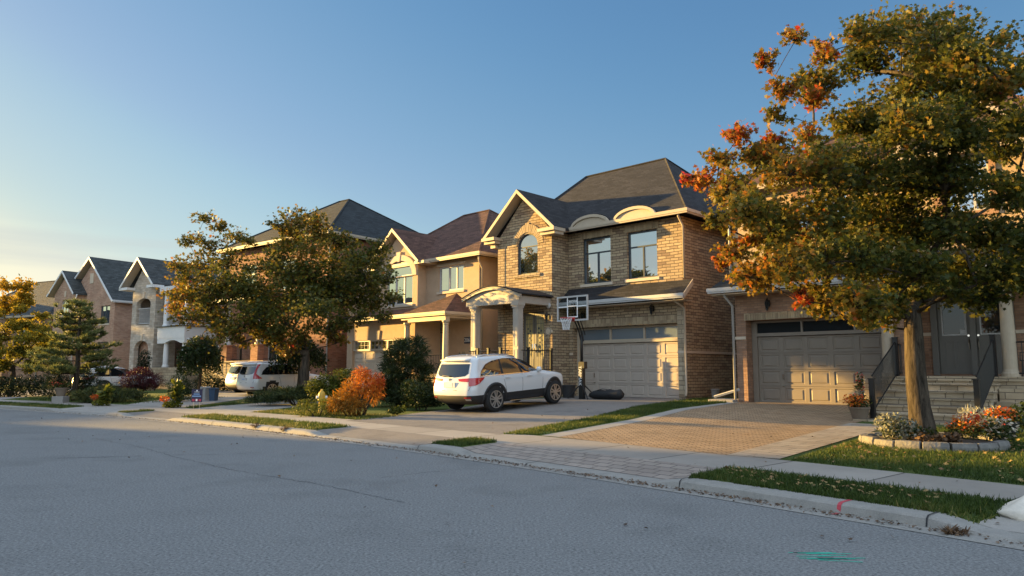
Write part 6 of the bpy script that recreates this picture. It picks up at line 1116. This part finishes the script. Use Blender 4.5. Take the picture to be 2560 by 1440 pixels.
# ================================================================ unseen houses and trees, added to shade the street and show in the windows
for i, (x, y, yw, wd, lb) in enumerate([(-43.5, 20.0, 205, 13, 'unseen brick house across the street, the farther one'), (-31, 5.5, 212, 13, 'unseen brick house across the street, the nearer one'), (-81, 52.5, 65.7, 17, 'unseen brick house added at the far bend to shade the street'), (-96, 48.6, 65.7, 18, 'tall unseen brick house added beyond the far bend to shade the street')]):
    h = House('unseen_house', [(x, y), yw], 0, lb); mb = h.mb(); wall(mb, rect(-wd/2, wd/2, 0, 6.2), [rect(-4.5, -2.8, 3.8, 5.4), rect(2.8, 4.5, 3.8, 5.4), rect(-4.8, -.5, 0, 2.3)], FY(-5), .12); wall(mb, rect(-5, 5, 0, 6.2), [], FX(wd/2)); wall(mb, rect(-5, 5, 0, 6.2), [], FXL(-wd/2)); mb.add([(-wd/2, 5, 0), (wd/2, 5, 0), (wd/2, 5, 6.2), (-wd/2, 5, 6.2)], [(0,1,2,3)]); h.part('wall', mb, MT['brick_brown'], fix=False)
    h.window(-4.5, -2.8, 3.8, 5.4, -5, bars=(-3.65,)); h.window(2.8, 4.5, 3.8, 5.4, -5, bars=(3.65,)); h.garage(-4.8, -.5, .05, 2.25, -4.9, 5, 4, MT['door_beige']); h.hip('roof', -wd/2-.5, wd/2+.5, -5.5, 5.5, 6.3, -wd/2+1.5 if wd > 15 else -2, wd/2-1.5 if wd > 15 else 2, 0, 14.2 if wd > 17 else 9.4 if wd > 15 else 9.4, MT['roof_slate'])
for i, (x, y, hh, lb) in enumerate([(-31, 23.5, 11, 'tall street tree across the road'), (-42, 28.3, 11, 'second tall tree across the road, unseen and added to shade it'), (-16, -8, 9.0, 'street tree behind the camera'), (-57, 64, 13, 'unseen tree left of the picture, added to shade the balcony house')]):
    C2 = []; rn = random.Random(i)
    for k in range(60): a = rn.uniform(0, 6.28); q = 3.5*sqrt(rn.random()); C2.append((q*cos(a), q*sin(a), hh-1-rn.uniform(0, 1)*(7.6+q*.2), rn.uniform(.7, 1.1), 1, .35+rn.uniform(-.1, .1)))
    bark_tree('unseen_tree', (x, y, .1), lb, C2, 2.0, .2, 'oval', .32, MAPLE, 5+i, per=.8)

# loose pieces of trim become parts of their own
def split_loose(names, most=14):
    for o in [o for o in COL.objects if o.type == 'MESH' and o.name.split('.')[0] in names]:
        bm = bmesh.new(); bm.from_mesh(o.data); seen = set(); isl = []
        for v in bm.verts:
            if v in seen: continue
            st, g = [v], []; seen.add(v)
            while st:
                q = st.pop(); g.append(q)
                for e in q.link_edges:
                    r = e.other_vert(q)
                    if r not in seen: seen.add(r); st.append(r)
            isl.append(g)
        if 1 < len(isl) <= most:
            for k, g in enumerate(isl):
                gs_ = set(g); idx = {v: i for i, v in enumerate(g)}; me = bpy.data.meshes.new(o.data.name); fl = [f for v in g for f in v.link_faces]; fl = list(dict.fromkeys(fl))
                me.from_pydata([v.co[:] for v in g], [], [[idx[v] for v in f.verts] for f in fl])
                if k == 0: first = me
                else: c = link(o.name.split('.')[0], me, list(o.data.materials), o.parent); c.location = o.location; c.rotation_euler = o.rotation_euler
            old = o.data; m_ = list(old.materials); o.data = first
            for q in m_: first.materials.append(q)
        bm.free()
split_loose({'window_trim', 'stone_band', 'eave_return', 'corner_strip', 'keystone', 'sign_strip', 'support_arm', 'brace', 'rake_trim', 'reflector', 'handle', 'door_handle', 'tailgate_gap', 'door_gap'})

GROUPS = {'parked_car': 'white cars parked on the driveways', 'maple_tree': 'maples in the front yards', 'unseen_tree': 'street trees outside the picture', 'unseen_house': 'unseen houses across the street', 'yew_shrub': 'yews in the front yards', 'evergreen_shrub': 'dark evergreens by the corner porch', 'cedar_shrub': 'dark cedars on the left', 'weed': 'weeds along the kerb', 'canna_planter': 'flower clumps by the sidewalk', 'flower_pot': 'flower pots', 'stone_slab': 'stone slabs between the two right houses', 'dusty_miller': 'plants round the black flower pot'}
for o in COL.objects:
    g = GROUPS.get(o.name.split('.')[0])
    if g and o.parent is None and 'group' not in o: o['group'] = g
# ---------------------------------------------------------------- light, sky, camera
SUN_AZ = atan2(-.912, .41); SUN_EL = radians(7.2); SKY_FILL = 3.25
w = bpy.data.worlds.new('World'); SC.world = w; w.use_nodes = True; nt = w.node_tree; LK = nt.links
sk = nt.nodes.new('ShaderNodeTexSky'); sk.sky_type = 'NISHITA'; sk.sun_disc = False; sk.sun_elevation = radians(6.5); sk.sun_rotation = SUN_AZ; sk.air_density = 1.0; sk.dust_density = .6; sk.ozone_density = 1.6
bg = nt.nodes['Background']; bg.inputs['Strength'].default_value = .05
sc_ = nt.nodes.new('ShaderNodeVectorMath'); sc_.operation = 'SCALE'; sc_.inputs['Scale'].default_value = 1/6; LK.new(sk.outputs[0], sc_.inputs[0])
cv = nt.nodes.new('ShaderNodeRGBCurve'); LK.new(sc_.outputs[0], cv.inputs['Color'])
for ci, pts in enumerate(([(0, 0), (.76, .135), (1.07, .205), (1.75, .345), (2.3, .45), (3.4, .62), (5.07, .97), (6, 1)], [(0, 0), (1.26, .30), (1.72, .39), (2.45, .51), (2.9, .60), (4.25, .76), (5.68, .955), (6, .97)], [(0, 0), (1.0, .34), (1.83, .53), (2.35, .61), (2.94, .69), (3.46, .735), (4.5, .73), (5, .66), (6, .6)])):
    c = cv.mapping.curves[ci]
    while len(c.points) > 2: c.points.remove(c.points[1])
    c.points[0].location = pts[0][0]/6, pts[0][1]; c.points[1].location = pts[-1][0]/6, pts[-1][1]
    for x, y in pts[1:-1]: c.points.new(x/6, y)
cv.mapping.update()
# extra sky brightness added overhead and behind the camera to fill the shade
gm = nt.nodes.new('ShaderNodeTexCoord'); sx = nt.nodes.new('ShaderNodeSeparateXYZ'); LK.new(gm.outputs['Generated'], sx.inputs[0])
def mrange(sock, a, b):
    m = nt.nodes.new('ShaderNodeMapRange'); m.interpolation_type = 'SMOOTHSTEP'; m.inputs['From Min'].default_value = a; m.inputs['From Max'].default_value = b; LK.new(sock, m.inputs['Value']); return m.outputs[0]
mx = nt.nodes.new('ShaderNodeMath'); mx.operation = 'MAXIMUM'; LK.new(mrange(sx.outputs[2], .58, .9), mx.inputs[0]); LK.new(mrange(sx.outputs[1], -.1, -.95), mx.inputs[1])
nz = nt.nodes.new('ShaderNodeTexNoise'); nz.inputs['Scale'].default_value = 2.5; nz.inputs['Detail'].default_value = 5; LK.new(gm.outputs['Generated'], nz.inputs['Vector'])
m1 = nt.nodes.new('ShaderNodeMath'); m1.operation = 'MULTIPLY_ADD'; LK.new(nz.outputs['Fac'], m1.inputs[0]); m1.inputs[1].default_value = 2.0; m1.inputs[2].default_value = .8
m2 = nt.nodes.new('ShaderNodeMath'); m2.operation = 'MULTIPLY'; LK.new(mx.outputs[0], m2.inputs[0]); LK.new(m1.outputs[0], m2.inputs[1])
cm = nt.nodes.new('ShaderNodeMapping'); cm.inputs['Scale'].default_value = (2.2, 2.2, 34); LK.new(gm.outputs['Generated'], cm.inputs[0])
cn = nt.nodes.new('ShaderNodeTexNoise'); cn.inputs['Scale'].default_value = 1; cn.inputs['Detail'].default_value = 4; LK.new(cm.outputs[0], cn.inputs['Vector'])
b1 = nt.nodes.new('ShaderNodeMath'); b1.operation = 'MULTIPLY'; LK.new(mrange(sx.outputs[2], .10, .135), b1.inputs[0]); LK.new(mrange(sx.outputs[2], .19, .15), b1.inputs[1])
b2 = nt.nodes.new('ShaderNodeMath'); b2.operation = 'MULTIPLY'; LK.new(b1.outputs[0], b2.inputs[0]); LK.new(mrange(cn.outputs['Fac'], .42, .62), b2.inputs[1])
cb = nt.nodes.new('ShaderNodeMix'); cb.data_type = 'RGBA'; cb.inputs['B'].default_value = (.60, .66, .66, 1); LK.new(cv.outputs[0], cb.inputs['A'])
b3 = nt.nodes.new('ShaderNodeMath'); b3.operation = 'MULTIPLY'; LK.new(b2.outputs[0], b3.inputs[0]); b3.inputs[1].default_value = .45; LK.new(b3.outputs[0], cb.inputs['Factor'])
s2 = nt.nodes.new('ShaderNodeVectorMath'); s2.operation = 'SCALE'; LK.new(cb.outputs['Result'], s2.inputs[0]); s2.inputs['Scale'].default_value = 5
vc = nt.nodes.new('ShaderNodeVectorMath'); vc.operation = 'SCALE'; vc.inputs[0].default_value = (.86*SKY_FILL, .95*SKY_FILL, 1*SKY_FILL); LK.new(m2.outputs[0], vc.inputs['Scale'])
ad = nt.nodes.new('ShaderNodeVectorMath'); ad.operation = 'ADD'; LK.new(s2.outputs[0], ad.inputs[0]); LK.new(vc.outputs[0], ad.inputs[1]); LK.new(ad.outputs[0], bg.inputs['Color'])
L = bpy.data.lights.new('sun', 'SUN'); L.energy = 5; L.angle = radians(.55); L.color = (1, .62, .17)
lo = bpy.data.objects.new('sun', L); COL.objects.link(lo)
dv = Vector((sin(SUN_AZ)*cos(SUN_EL), cos(SUN_AZ)*cos(SUN_EL), sin(SUN_EL))); lo.rotation_euler = dv.to_track_quat('Z', 'Y').to_euler()
cam = bpy.data.cameras.new('camera'); co = bpy.data.objects.new('camera', cam); COL.objects.link(co)
cam.sensor_width = 36; cam.lens = 1800/2560*36; cam.clip_end = 4000; co.location = (0, 0, 1.55); co.rotation_euler = (pi/2+math.atan(204/1800), 0, 0)
SC.camera = co
SC.view_settings.view_transform = 'Standard'; SC.view_settings.look = 'None'; SC.view_settings.exposure = 2.0; SC.view_settings.gamma = 1
